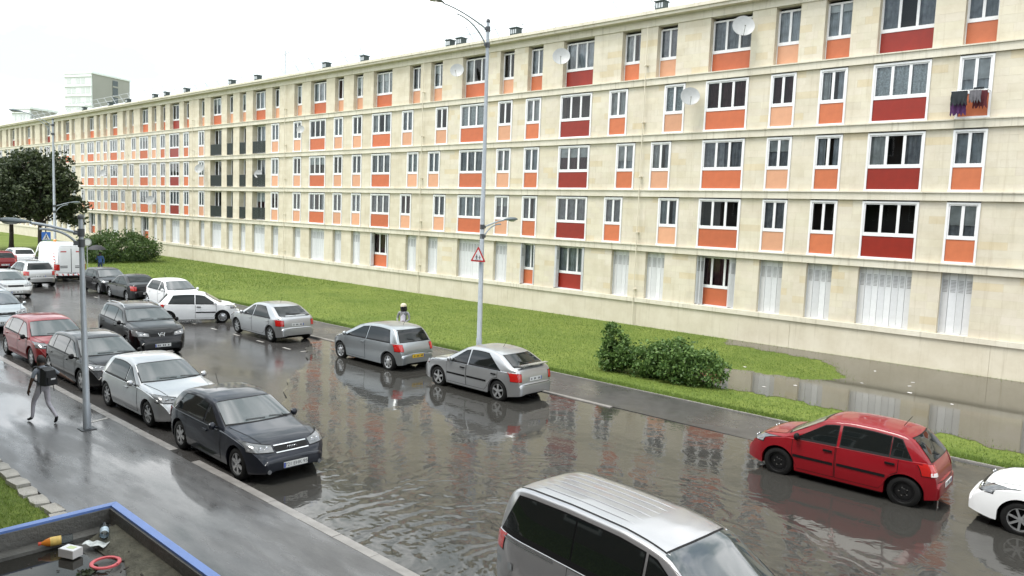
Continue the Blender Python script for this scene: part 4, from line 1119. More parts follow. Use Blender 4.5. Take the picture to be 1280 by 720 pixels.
car('moving_car', 'white hatchback entering the flood water behind the red car', 'car', (-0.65, 16.8), R(180), 'hatch', 4.1, 1.74, 1.42, 2.6, .82, 'white', wr=.32, rim='alloy7')
car('people_carrier', 'silver people carrier with ribbed roof and dark side windows at near kerb', 'van', (-4.70, 8.1), R(-6), 'h1', 4.45, 1.64, 1.72, 2.75, .75, 'vansilver', wr=.30, rim='alloy5', tumble=.20, belt=(.60, .57), dlo=(.035, .60), glassrear=(.62, .90), antenna=False, extra=ex_h1)

# ------------------------------------------------------------------ street lamps and signs
M_pole = pmat('painted_pole', (0.34, 0.37, 0.40), 0.45, metal=0.3, var=0.12, vscale=6)
M_brk = pmat('lamp_bracket', (0.055, 0.06, 0.065), 0.5)
M_head = pmat('lamp_housing', (0.11, 0.135, 0.145), 0.4, var=0.1)
M_lglass = pmat('lamp_bowl', (0.45, 0.47, 0.46), 0.15, coat=1)
def bez(p0, p1, p2, n=10):
    return [tuple(Vector(p0)*(1-t)**2 + Vector(p1)*2*t*(1-t) + Vector(p2)*t*t) for t in np.linspace(0, 1, n+1)]
def lamp(label, loc, H, arms, r0=.085, r1=.055, lean=0.0):
    root = empty('street_lamp', (loc[0], loc[1], loc[2])); tag(root, label, 'street lamp', 'street lamps')
    lx = lambda z: lean*z/H
    b = MB(); b.tube([(0, 0, 0), (0, 0, .02), (lx(.6), 0, .6), (lx(.62), 0, .62), (lx(H), 0, H)], [r0*1.5, r0*1.15, r0*1.15, r0, r1], 12); b.build('pole', M_pole, root, smooth=40)
    MB().lathe([(.001, r1*2.6), (r1*.9, r1*2.2), (r1*1.35, r1*1.2), (r1*1.2, .2*r1), (r1*.8, 0)], 12, 'z', (lx(H), 0, H-.02)).build('finial', M_brk, root, smooth=50)
    MB().box(-.16, .16, -.16, .16, -.005, .018).build('base_plate', M_brk, root)
    for (zt, zl, dy, reach, hl, rise) in arms:
        for z in (zt, zl):
            bb = MB(); bb.tube([(lx(z), 0, z-.09), (lx(z), 0, z+.09)], r1*1.5, 10); bb.box(lx(z)-.03, lx(z)+.03, min(0, dy*.16), max(0, dy*.16), z-.05, z+.05); bb.build('bracket', M_brk, root, smooth=40)
        xe = lx(zt); hy = dy*(reach-hl); tip = zt+rise
        MB().tube(bez((xe, dy*.1, zt), (xe, dy*reach*.45, tip-.02), (xe, hy, tip)), .032, 8).build('arm', M_pole, root, smooth=60)
        MB().tube(bez((lx(zl), dy*.1, zl), (xe, dy*reach*.22, zl+(tip-zl)*.75), (xe, dy*reach*.52, zt+(tip-zt)*.62-.05)), .028, 8).build('brace', M_pole, root, smooth=60)
        # flattened lamp head
        b = MB(); n0 = 0; prof = [(0, .04), (.08, .06), (.25, .11), (.5, .15), (.75, .14), (.92, .09), (1, .02)]; seg = 14
        for t, w in prof:
            for k in range(seg):
                a = 2*math.pi*k/seg; z = math.sin(a)
                b.v.append((xe+math.cos(a)*w*hl/.75, hy+dy*t*hl*1.02, tip+.03*hl+(z*w*.62 if z > 0 else z*w*.35)*hl/.75 + .05*t*hl))
        for i in range(len(prof)-1):
            for k in range(seg): b.f.append((i*seg+k, i*seg+(k+1) % seg, (i+1)*seg+(k+1) % seg, (i+1)*seg+k)); b.m.append(0)
        b.f.append(tuple(range(seg))); b.m.append(0); e = (len(prof)-1)*seg; b.f.append(tuple(e+k for k in range(seg))); b.m.append(0)
        hd = b.build('lamp_head', M_head, root, smooth=60)
        b = MB()
        b.lathe([(.001, -.085), (.6, -.07), (.92, -.03), (1, 0)], 14, 'z')
        b.v = [(xe+x*.105*hl/.75, hy+dy*(.62*hl+y*.27*hl), tip+.02*hl+z*hl) for x, y, z in b.v]
        b.build('bowl', M_lglass, hd, smooth=60)
    return root
lamp('tall double-armed street lamp carrying the children warning sign', (-20.1, 20.62, 0.06), 12.45, [(12.2, 11.62, -1, 3.1, .85, .42), (4.88, 4.52, 1, 1.95, .75, .28)], r0=.10, r1=.06, lean=-.12)
lamp('short street lamp standing on the near pavement beside parked cars', (-18.75, 6.27, 0.07), 4.88, [(4.56, 4.32, -1, 1.62, .62, .20)], r0=.075, r1=.05, lean=-.22)
lamp('tall street lamp beyond the white van in front of dark trees', (-68.2, 20.62, 0.06), 11.5, [(11.1, 10.4, -1, 3.0, .95, .75), (4.7, 4.25, 1, 1.9, .8, .3)], r0=.11, r1=.07)
# globe lamp among the trees
root = empty('globe_lamp', (-84, 24.6, .05)); tag(root, 'slim lamp post with pale globe among the dark trees', 'street lamp')
MB().tube([(0, 0, 0), (0, 0, 4.9)], [.07, .05], 8).build('pole', M_brk, root, smooth=40)
MB().lathe([(.001, -.28), (.2, -.2), (.28, 0), (.2, .2), (.001, .28)], 16, 'z', (0, 0, 5.15)).build('globe', M_lglass, root, smooth=80)

# warning sign on the tall lamp: two walking figures in a red triangle
M_signw = pmat('sign_white', (0.62, 0.63, 0.64), 0.4)
M_signr = pmat('sign_red', (0.42, 0.03, 0.03), 0.4)
M_signk = pmat('sign_black', (0.015, 0.015, 0.015), 0.5)
M_signb = pmat('sign_blue', (0.03, 0.14, 0.50), 0.4)
def tri(s): return [(-s*.5, -s*.289), (s*.5, -s*.289), (0, s*.577)]
root = empty('warning_sign', (-20.1, 20.40, 3.82), R(-12)); root.rotation_euler = (R(90), 0, R(12)); tag(root, 'red edged triangular warning sign with two walking children', 'sign'); root.scale = (.62,)*3
def rounded(poly, r=.06, n=5):
    out = []; k = len(poly)
    for i in range(k):
        a, b_, c = Vector(poly[i-1]), Vector(poly[i]), Vector(poly[(i+1) % k])
        p, q = b_+(a-b_).normalized()*r*1.7, b_+(c-b_).normalized()*r*1.7
        for t in np.linspace(0, 1, n): out.append(tuple(p*(1-t)**2+b_*2*t*(1-t)+q*t*t))
    return out
MB().prism(rounded(tri(1.12)), -.02, 0).build('sign_back', M_metal, root)
MB().prism(rounded(tri(1.10)), .002, .008).build('sign_border', M_signr, root)
MB().prism(rounded(tri(.78), .03), .010, .014).build('sign_face', M_signw, root)
def figure(x, s, name='pictogram'):
    b = MB()
    b.lathe([(.001, .018), (.042*s, .018), (.042*s, .016)], 10, 'z', (x, .17*s-.08, 0))
    for q in ([(-.035, .12), (.035, .12), (.03, -.03), (-.03, -.03)], [(-.03, -.02), (.005, -.02), (-.05, -.20), (-.085, -.20)], [(0, -.02), (.03, -.02), (.09, -.19), (.055, -.20)], [(.03, .11), (.035, .075), (.10, .01), (.12, .03)], [(-.03, .11), (-.035, .07), (-.10, .0), (-.12, .02)]):
        b.prism([(x+p*s, y*s-.08) for p, y in q], .0155, .0185)
    b.build(name, M_signk, root)['kind'] = 'stuff'
figure(-.10, .95); figure(.12, .72)
for z in (-.12, .28): MB().box(-.14, .14, z, z+.03, -.16, -.02).build('clamp', M_metal, root)
# blue crossing sign and round sign by the far crossing
root = empty('crossing_sign', (-66.2, 19.4, .06)); tag(root, 'blue square pedestrian crossing sign behind the white van', 'sign')
MB().tube([(0, 0, 0), (0, 0, 2.7)], .03, 8).build('post', M_metal, root)
MB().box(.03, .05, -.31, .31, 2.05, 2.70).build('sign_plate', M_signb, root)
b = MB(); b.v = [(.056, -.27, 2.1), (.056, .27, 2.1), (.056, 0, 2.62)]; b.f = [(0, 1, 2)]; b.m = [0]; b.build('white_triangle', M_signw, root)
MB().tube([(.06, 0, 2.5), (.06, 0, 2.3)], .03, 6).tube([(.06, 0, 2.32), (.06, -.1, 2.13)], .022, 6).tube([(.06, 0, 2.32), (.06, .1, 2.13)], .022, 6).build('pictogram', M_signk, root)
root = empty('round_sign', (-61.5, 20.75, .06)); tag(root, 'small round pale sign on a post beside the hedge', 'sign')
MB().tube([(0, 0, 0), (0, 0, 2.4)], .03, 8).build('post', M_metal, root)
MB().lathe([(.001, .05), (.30, .05), (.30, .03), (.001, .03)], 20, 'x', (0, 0, 2.15)).build('sign_disc', M_signw, root)
MB().lathe([(.22, .054), (.30, .054), (.30, .052)], 20, 'x', (0, 0, 2.15)).build('sign_border', pmat('sign_grey', (.3, .3, .31), .4), root)

# ------------------------------------------------------------------ things on the block: dishes, vents, aerial, washing
def dish(x, z, d, label, y=None, yaw=35):
    y = D-.62 if y is None else y
    root = empty('satellite_dish', (x, y, z)); tag(root, label, 'satellite dish', 'satellite dishes on the facade')
    root.rotation_euler = (R(72), 0, R(yaw))
    b = MB(); b.lathe([(.001, -.10*d), (d*.2, -.085*d), (d*.36, -.05*d), (d*.5, 0), (d*.5, -.012), (d*.36, -.05*d-.012), (.001, -.10*d-.012)], 24, 'z'); b.build('reflector', M_dish, root, smooth=50)
    b = MB(); b.tube([(0, -d*.48, 0), (0, -d*.30, .42*d)], .014, 6); b.build('feed_arm', M_metal, root)
    b = MB(); b.lathe([(.001, -.05), (.03, -.05), (.03, .05), (.001, .05)], 8, 'z', (0, -d*.26, .45*d)); b.build('receiver', M_dish, root)
    b = MB(); b.tube([(0, 0, -.10*d), (0, -.1, -.10*d-.18), (0, -.12, -.10*d-.5)], .02, 6); b.build('mount', M_metal, root)
dish(-34.3, 14.1, .85, 'white satellite dish beside a tall pole on the top floor')
dish(-26.2, 14.05, .95, 'white satellite dish hiding part of a red panelled top window')
dish(-15.85, 14.25, .98, 'largest white satellite dish over an orange panelled top window')
dish(-18.3, 11.35, .90, 'grey satellite dish on bare wall below the top floor')
dish(-51.4, 11.35, .62, 'small satellite dish on an arm beside a narrow window')
dish(-68.0, 8.6, .85, 'satellite dish next to the dark balconies')
dish(-78.7, 5.55, .95, 'satellite dish above the hedge on the lower facade')
dish(-91.0, 8.4, .8, 'satellite dish above the dark tree at the far end')
dish(-58.9, 8.1, .7, 'satellite dish inside the widest dark balcony', y=D+.12)
M_vent = pmat('roof_vent_dark', (0.02, 0.032, 0.028), 0.6)
for x, w in ((-20.9, .5), (-30.7, .55), (-36.3, .42), (-35.3, .5), (-45.2, .45), (-49.9, .5), (-59.9, .5), (-64.3, .5), (-73.1, .5), (-77.5, .45), (-80.2, .5), (-87, .5), (-92, .5), (-100, .5), (-12.5, .5)):
    y = .62; z = roofz(y)
    v = MB().box(x-w/2, x+w/2, y-.22, y+.22, z-.12, z+.40).build('roof_vent', M_vent, blk)
    MB().box(x-w/2-.05, x+w/2+.05, y-.27, y+.27, z+.40, z+.45).build('vent_cap', M_vent, v)
    for q in (-.3, 0, .3): MB().box(x+q*w-.05, x+q*w+.05, y-.225, y-.221, z+.10, z+.34).build('vent_slot', M_metal, v)
ant = empty('roof_aerial', (-59.6, D+3.0, roofz(3.0))); tag(ant, 'thin television aerial standing on the roof', 'aerial')
MB().tube([(0, 0, 0), (0, 0, 2.1)], .05, 6).build('mast', M_metal, ant)
b = MB(); b.tube([(-.9, .2, 1.75), (.9, -.2, 1.8)], .045, 5)
for i in range(7): t = -.85+i*.27; b.tube([(t, -t*.22-.28, 1.77), (t, -t*.22+.28, 1.77)], .012, 4)
b.tube([(.9, -.2, 1.5), (.9, -.2, 2.1)], .02, 4); b.build('antenna_boom', M_metal, ant)
b = MB(); b.tube([(-.8, 0, 1.1), (.4, 0, 1.15)], .018, 5); b.build('lower_boom', M_metal, ant)
# drying rack with washing
M_cl = [pmat('cloth_dark', (0.02, 0.025, 0.03), .9, var=.3), pmat('cloth_purple', (0.09, 0.03, 0.11), .9, var=.3), pmat('cloth_grey', (0.13, 0.125, 0.14), .9, var=.2), pmat('cloth_wine', (0.09, 0.015, 0.02), .9, var=.2)]
rk = empty('drying_rack', (-6.75, D-.05, 10.70)); tag(rk, 'wire drying rack fixed under an upper window of the block', 'drying rack')
b = MB()
for y in (-.18, -.34, -.5): b.tube([(-.62, y, 0), (.58, y, 0)], .009, 5)
for x in (-.62, -.02, .58): b.tube([(x, 0, .0), (x, -.52, 0)], .011, 5)
b.build('rack_frame', M_metal, rk)
def garment(name, label, x0, x1, y, z, drop, mi, cat='washing', ragged=.08):
    b = MB(); n = 12; m_ = 7
    for j in range(m_+1):
        for i in range(n+1):
            t = i/n; x = x0+(x1-x0)*t
            b.v.append((x+.01*math.sin(j*1.3+i), y-.02+.035*math.sin(i*1.7)*(j/m_), z-(drop+ragged*math.sin(i*2.3))*j/m_))
    for j in range(m_):
        for i in range(n): a = j*(n+1)+i; b.f.append((a, a+1, a+n+2, a+n+1)); b.m.append(0)
    b2 = len(b.v); off = [(x, y_+.018, z_) for x, y_, z_ in b.v]; b.v += off; b.f += [tuple(b2+q for q in f[::-1]) for f in b.f[:]]; b.m = [0]*len(b.f)
    o = b.build(name, M_cl[mi], None, smooth=60, loc=(-6.75, D-.05, 10.70)); tag(o, label, cat, 'washing on the drying rack'); return o
garment('garment', 'black garment hanging on the drying rack', -.60, -.06, -.50, 0, .50, 0)
garment('garment', 'purple cloth hanging lowest on the drying rack', -.63, -.10, -.34, 0, .85, 1)
garment('garment', 'pale grey shirt hanging beside the black garment', .0, .38, -.50, 0, .42, 2)
garment('garment', 'dark wine red garment at the outer end of the rack', .10, .56, -.34, 0, .62, 3)
o = garment('garment', 'dark bundle lying on top of the rack', .06, .40, -.2, .14, .14, 0)

# ------------------------------------------------------------------ far tower blocks
M_tw = pmat('tower_white', (0.68, 0.70, 0.71), .8, var=.06, vscale=.2); M_tg = pmat('tower_grey', (0.30, 0.295, 0.275), .85, var=.05, vscale=.2); M_tdk = pmat('tower_glazing', (0.05, 0.07, 0.075), .2)
M_tw2 = pmat('tower_pane', (0.55, 0.57, 0.58), .5)
def tower(label, loc, rz, a, b_, H, floors, step, strip=True):
    root = empty('tower_block', (*loc, 0), rz); tag(root, label, 'building')
    MB().box(0, a, 0, b_, 0, H).build('wall', M_tg, root)
    MB().box(-.4, 0, .2, b_-.2, 0, H+.6).build('balcony_side', M_tw, root)
    for k in range(floors):
        z = H-(k+.25)*step
        MB().box(-.62, -.4, 0, b_, z-.18, z+.10).build('floor_slab', M_tw, root)
        for q in range(5):
            y = .8+q*(b_-1.6)/5
            MB().box(-.45, -.40, y+.1, y+(b_-1.6)/5-.4, z-step*.75, z-.5).build('window', M_tw2 if (q+k) % 3 else M_tw, root)
    if strip:
        MB().box(a*.52, a*.66, -.12, 0, 0, H-.8).build('stair_strip', M_tdk, root)
        for k in range(floors): MB().box(a*.515, a*.665, -.25, -.12, H-(k+1)*step, H-(k+1)*step+.5).build('landing', M_tg, root)
    MB().box(-.5, a+.2, -.2, b_+.2, H, H+.5).build('roof_edge', M_tw, root)
    return root
tower('pale tower block with white balconies and grey gable behind the long block', (-260, 90.0), R(111.5), 14.0, 11.8, 44.5, 9, 3.0)
tower('distant grey tower block with flat roof at the far end', (-192, 54.0), R(111.5), 6.0, 6.0, 24.6, 4, 2.6, strip=False)

# ------------------------------------------------------------------ trees, shrubs, grass
def leaf_mat(name, c0, c1, trans=.35):
    m, nt, b = newmat(name); L = nt.links.new
    a = N(nt, 'Attribute', attribute_name='tint'); sp = N(nt, 'SeparateColor'); L(a.outputs['Color'], sp.inputs[0])
    mxn = N(nt, 'Mix', data_type='RGBA'); mxn.inputs[6].default_value = (*c0, 1); mxn.inputs[7].default_value = (*c1, 1)
    L(sp.outputs[0], mxn.inputs[0]); L(mxn.outputs[2], b.inputs['Base Color']); b.inputs['Roughness'].default_value = .45
    b.inputs['Specular IOR Level'].default_value = .35
    tr = N(nt, 'BsdfTranslucent'); L(mxn.outputs[2], tr.inputs[0]); ms = N(nt, 'MixShader'); ms.inputs[0].default_value = trans
    L(b.outputs[0], ms.inputs[1]); L(tr.outputs[0], ms.inputs[2]); L(ms.outputs[0], nt.nodes['Material Output'].inputs[0])
    return m
M_maple = leaf_mat('maple_leaf', (0.016, 0.028, 0.011), (0.075, 0.095, 0.042), .25)
M_hedge = leaf_mat('hedge_leaf', (0.035, 0.075, 0.022), (0.110, 0.165, 0.050), .3)
M_bush = leaf_mat('shrub_leaf', (0.045, 0.100, 0.024), (0.160, 0.255, 0.070), .3)
M_plane = leaf_mat('plane_leaf', (0.035, 0.07, 0.02), (0.09, 0.14, 0.04), .3)
M_blade = leaf_mat('grass_blade', (0.095, 0.150, 0.027), (0.190, 0.270, 0.062), .3)
M_bark = pmat('bark', (0.045, 0.036, 0.030), .9, var=.3, bump=.6, bscale=14)
def leaves(name, pts, size, mat, parent=None, tilt=1.0, loc=None, aspect=.62):
    n = len(pts); pts = np.asarray(pts)
    d = rng.normal(size=(n, 3)); d[:, 2] *= tilt; d /= np.linalg.norm(d, axis=1)[:, None]
    e = rng.normal(size=(n, 3)); e -= (e*d).sum(1)[:, None]*d; e /= np.linalg.norm(e, axis=1)[:, None]
    nn = np.cross(d, e)
    sz = size*rng.uniform(.6, 1.35, n)[:, None]
    V = np.empty((n, 6, 3))
    V[:, 0] = pts-d*sz*.5; V[:, 1] = pts-d*sz*.12+e*sz*aspect*.5+nn*sz*.10; V[:, 2] = pts+d*sz*.22+e*sz*aspect*.40+nn*sz*.08
    V[:, 3] = pts+d*sz*.55; V[:, 4] = pts+d*sz*.22-e*sz*aspect*.40+nn*sz*.08; V[:, 5] = pts-d*sz*.12-e*sz*aspect*.5+nn*sz*.10
    base = np.arange(n)[:, None]*6
    F = np.concatenate([base+np.array([[0, 1, 2, 3]]), base+np.array([[0, 3, 4, 5]])], 0)
    t = rng.uniform(0, 1, n); T = np.stack([t, t, t], 1)
    o = put(name, raw_mesh(name, V.reshape(-1, 3), F, mat, np.concatenate([T, T])), parent, loc)
    return o
def clumps(ell, nclump, nleaf, r, bias=.55):
    """leaf points in clumps spread through an uneven volume of ellipsoids"""
    C = []
    w = np.array([e[3]*e[4]*e[5] for e in ell]); w /= w.sum()
    for k in rng.choice(len(ell), nclump, p=w):
        e = ell[k]; v = rng.normal(size=3); v /= np.linalg.norm(v); q = rng.uniform(0, 1)**(1/3)*(1-bias)+bias*rng.uniform(.75, 1.05)
        C.append([e[0]+v[0]*e[3]*q, e[1]+v[1]*e[4]*q, e[2]+v[2]*e[5]*q])
    C = np.array(C); idx = rng.integers(0, nclump, nleaf); rr = r*rng.uniform(.5, 1.3, nclump)
    P_ = C[idx]+rng.normal(size=(nleaf, 3))*rr[idx][:, None]*np.array([1, 1, .7])
    return P_, C
def tree(label, loc, ell, th, tr, mat, nclump, nleaf, r, size, limbs=6, cat='tree', name='tree', group=None, zmin=None):
    root = empty(name, loc); tag(root, label, cat, group)
    P_, C = clumps(ell, nclump, nleaf, r)
    if zmin is not None: P_ = P_[P_[:, 2] > zmin+rng.uniform(0, .6, len(P_))]
    b = MB(); b.tube([(0, 0, -.1), (.03, 0, .25), (.05, .03, th*.5), (0, .05, th)], [tr*1.5, tr*1.05, tr*.85, tr*.7], 10)
    for k in rng.choice(len(C), limbs, replace=False):
        c = Vector(C[k]); b.tube(bez((0, .05, th*.85), (c.x*.35, c.y*.35, (th+c.z)*.55), tuple(c), 6), list(np.linspace(tr*.5, .02, 7)), 6)
    b.build('trunk', M_bark, root, smooth=50)
    leaves('crown', P_, size, mat, root)['kind'] = 'stuff'
    return root
tree('dark purple-leaved broad tree beside the far lamp on the lawn', (-80.0, 22.9, .05), [(0, -.6, 7.9, 2.2, 2.0, 1.6), (0, -.1, 6.1, 3.4, 3.1, 3.0), (.6, 2.4, 5.4, 2.2, 1.7, 2.2), (.3, 1.0, 8.3, 1.5, 1.3, 1.3), (.8, 2.9, 3.9, 1.4, 1.0, .9), (-1, -2.0, 5.8, 3, 2.2, 2.5), (.5, .3, 7.2, 2.2, 1.9, 1.6)], 3.2, .22, M_maple, 230, 15000, .40, .30, limbs=22, group='dark trees on the lawn', zmin=2.5)
tree('dark purple-leaved tree further along the lawn behind its neighbour', (-90.0, 23.2, .05), [(0, 0, 6.0, 4.0, 3.8, 2.8), (1, -2.2, 5.8, 3, 2.6, 2.4), (0, 1.2, 7.8, 2.8, 2.4, 1.9)], 3.4, .24, M_maple, 230, 13000, .44, .32, limbs=20, group='dark trees on the lawn', zmin=2.6)
# hedge mass at the corner of the lawn
root = empty('hedge', (-70.0, 26.2, .05)); tag(root, 'rounded dark green hedge on the lawn against the block', 'hedge')
P_, C = clumps([(0, 0, 1.2, 2.1, 3.4, 1.35), (-.4, 1.7, 1.1, 1.8, 1.9, 1.2), (.3, -1.9, 1.05, 1.8, 1.6, 1.2), (-1.5, .4, 1.4, 1.5, 2.6, 1.25)], 260, 13000, .26, .7)
P_ = P_[P_[:, 2] > .05]
leaves('foliage', P_, .17, M_hedge, root)['kind'] = 'stuff'
MB().tube([(0, 0, -.1), (.1, .3, 1.2)], [.08, .03], 6).tube([(0, -1.6, -.1), (.1, -1.3, 1.0)], [.07, .03], 6).tube([(-.2, 1.8, -.1), (0, 1.9, 1.0)], [.07, .03], 6).build('stem', M_bark, root)
def shrub(label, loc, ell, ncl, nl, r, size, stems, mat=M_bush):
    root = empty('shrub', loc); tag(root, label, 'shrub', 'shrubs on the lawn')
    P_, C = clumps(ell, ncl, nl, r, .6); P_ = P_[P_[:, 2] > .02]
    leaves('foliage', P_, size, mat, root)['kind'] = 'stuff'
    b = MB()
    for k in range(stems):
        c = C[rng.integers(0, len(C))]; b.tube(bez((c[0]*.15, c[1]*.15, -.1), (c[0]*.5, c[1]*.5, c[2]*.6), tuple(c), 5), list(np.linspace(.022, .006, 6)), 5)
    b.build('stem', M_bark, root)
shrub('upright leafy shrub growing at the lamp end of the rounded shrub', (-15.0, 22.2, .05), [(0, 0, .5, .52, .48, .52), (.1, 0, 1.0, .42, .36, .50), (-.05, .1, 1.45, .26, .22, .36), (.5, .05, .55, .4, .4, .5)], 110, 3900, .10, .11, 14)
shrub('broad rounded green shrub beside the lawn puddle', (-12.75, 22.55, .05), [(0, 0, .55, 1.1, .8, .62), (-.95, -.1, .5, .75, .65, .6), (.95, .1, .52, .85, .7, .62), (.35, 0, .85, .95, .6, .58), (-.5, .1, .9, .5, .5, .38)], 300, 11500, .13, .105, 26)
# street tree standing just out of the picture on the left, only its outermost twigs reach in
tree('leafy plane tree beside the near pavement reaching in with one twig', (-20.5, 1.5, .03), [(0, 0, 8.0, 3.0, 2.6, 2.6), (.8, 1.2, 7.2, 2.2, 2.0, 1.6), (-1, .4, 9.2, 2.2, 2.2, 1.8)], 4.2, .2, M_plane, 160, 5200, .36, .2, limbs=12, zmin=3.8)

# grass blades on the lawns (uncountable)
def blades(name, n, x0, x1, y0, y1, h, w, poly_out=None, weight=None, z=.055):
    x = rng.uniform(x0, x1, n); y = rng.uniform(y0, y1, n)
    keep = np.ones(n, bool)
    if poly_out is not None: keep &= ~in_poly(x+rng.normal(0, .30, n), y+rng.normal(0, .30, n), poly_out)
    if weight is not None: keep &= rng.uniform(0, 1, n) < weight(x, y)
    x, y = x[keep], y[keep]; n = len(x)
    a = rng.uniform(0, 2*math.pi, n); hh = h*rng.uniform(.5, 1.5, n); l = rng.normal(0, .45, (n, 2))
    V = np.empty((n, 3, 3)); c, s_ = np.cos(a)*w, np.sin(a)*w
    V[:, 0] = np.stack([x-c, y-s_, np.full(n, z-.01)], 1); V[:, 1] = np.stack([x+c, y+s_, np.full(n, z-.01)], 1)
    V[:, 2] = np.stack([x+l[:, 0]*hh, y+l[:, 1]*hh, z+hh], 1)
    t = np.clip(.5+.25*np.sin(x*.9)*np.sin(y*1.3)+rng.normal(0, .22, n), 0, 1)
    o = put(name, raw_mesh(name, V.reshape(-1, 3), np.arange(n*3).reshape(-1, 3), M_blade, np.stack([t]*3, 1)))
    return tag(o, 'short green grass covering the lawn', 'grass', kind='stuff')
blades('lawn_grass', 150000, -45, 6, 20.36, 32.9, .055, .010, PUD, lambda x, y: np.clip(1.15-(-x)/55, .2, 1))
blades('lawn_grass', 30000, -45, 6, 20.30, 20.75, .085, .009, PUD)
blades('lawn_grass', 30000, -80, -45, 20.36, 32.9, .07, .02, None)
tag(sheet('near_lawn', [(-60, -6), (-8.52, -6), (-8.52, 4.05), (-60, 4.05)], .03, M_lawn))
blades('near_grass', 45000, -22, -9, -.5, 4.06, .07, .006, None, None, .03)
for o in S.objects:
    if o.name.startswith('near_grass'): o['label'] = 'short wet grass behind the stone edging of the near lawn'
# rough stone edging
M_edge = pmat('edging_stone', (0.30, 0.285, 0.255), .7, var=.25, vscale=5, bump=.5)
ed = empty('stone_edging', (-15, 4.15, 0)); tag(ed, 'row of rough flat stones edging the near lawn', 'edging')
x = -26.0
while x < -8.6:
    l = random.uniform(.38, .62); b = MB()
    poly = [(0, -.14), (l*.5, -.16+random.uniform(-.03, .03)), (l-.04, -.13), (l-.03, .12), (l*.45, .14+random.uniform(-.03, .03)), (.02, .11)]
    b.prism(poly, -.02, .10+random.uniform(-.02, .02)); n = len(b.v)//2
    for i in range(n, 2*n): q = b.v[i]; b.v[i] = (l/2+(q[0]-l/2)*.92, q[1]*.9, q[2]+random.uniform(-.012, .012))
    o = b.build('stone', M_edge, ed, smooth=30, loc=(x+15, random.uniform(-.05, .05), 0)); o.rotation_euler.z = random.uniform(-.1, .1)
    x += l+random.uniform(.0, .04)

# ------------------------------------------------------------------ entrance canopy with litter
M_bluep = pmat('blue_coping', (0.105, 0.19, 0.46), .4, var=.15, vscale=4)
M_conc = pmat('wet_concrete', (0.10, 0.097, 0.088), .55, var=.35, vscale=3.5, bump=.5)
M_moss = pmat('mossy_dirt', (0.10, 0.095, 0.07), .9, var=.45, vscale=9, bump=.8, bscale=30)
M_puddle2 = water_mat('canopy_water', rip=.0006, rscale=2.0, tint=(.30, .29, .27), mud=(.035, .033, .028), mudmix=.6, ior=1.36)
CZ = 2.75; cx0, cx1, cy0, cy1 = -6.86, -1.2, -.9, 2.52
can = empty('entrance_canopy', (cx0, cy1, 0)); tag(can, 'flat canopy roof with blue metal coping holding rain water', 'canopy')
def cbox(name, x0, x1, y0, y1, z0, z1, m): return MB().box(x0-cx0, x1-cx0, y0-cy1, y1-cy1, z0, z1).build(name, m, can)
cbox('deck', cx0+.02, cx1, cy0, cy1-.02, CZ-.36, CZ-.20, M_conc)
cbox('inner_kerb', cx0+.03, cx0+.085, cy0, cy1-.03, CZ-.20, CZ-.02, M_conc)
cbox('inner_kerb', cx0+.085, cx1, cy1-.085, cy1-.03, CZ-.20, CZ-.02, M_conc)
cw = .068
b = MB(); b.prism([(0, -3.4), (cw, -3.4), (cw, -cw), (0, 0)], CZ-.05, CZ); b.v = [(x, y, z) for x, y, z in b.v]; b.build('coping', M_bluep, can)
b = MB(); b.prism([(.004, .0), (cw+.004, -cw), (cx1-cx0, -cw), (cx1-cx0, 0)], CZ-.05, CZ); b.build('coping', M_bluep, can)
cbox('fascia', cx0-.004, cx0+.016, cy0, cy1+.002, CZ-.38, CZ-.05, M_bluep); cbox('fascia', cx0+.016, cx1, cy1-.016, cy1+.004, CZ-.38, CZ-.05, M_bluep)
cbox('ledge', cx0+.085, cx0+.22, cy0, cy1-.085, CZ-.20, CZ-.155, M_conc)
# dirt that settled along the street side
b = MB(); n = 26
for i in range(n+1):
    x = .22+i*.2; w = .10+.05*math.sin(i*1.7)+.03*math.sin(i*4.1)
    b.v += [(x, -.086, CZ-.12), (x, -.15-w*.3, CZ-.135+.01*math.sin(i*3)), (x, -.2-w, CZ-.188)]
for i in range(n):
    for k in range(2): a = i*3+k; b.f.append((a, a+1, a+4, a+3)); b.m.append(0)
b.build('silt', M_moss, can, smooth=60)
b = MB()
for i in range(260):            # twigs, moss crumbs and dead leaves
    x, y = rng.uniform(.2, 4.5), -.1-abs(rng.normal(0, .35)); s_ = rng.uniform(.003, .011)
    a = rng.uniform(0, 6.28); b.obox((x, y, CZ-.155-.05*min(1, abs(y)*1.2)+.02), Vector((math.cos(a), math.sin(a), .1)), Vector((-math.sin(a), math.cos(a), 0)), Vector((0, 0, 1)), s_*1.6, s_*.7, s_*.3)
b.build('debris', M_bark, can)['kind'] = 'stuff'
me = bpy.data.meshes.new('standing_water'); me.from_pydata([(.22, -3.4, CZ-.182), (4.8, -3.4, CZ-.182), (4.8, -.42, CZ-.182), (.22, -.42, CZ-.182)], [], [(0, 1, 2, 3)]); me.materials.append(M_puddle2); put('standing_water', me, can)
for x, y in ((.3, -.3), (5.2, -.3)): MB().tube([(x, y, 0), (x, y, CZ-.36)], .06, 10).build('post', M_bluep, can, smooth=40)
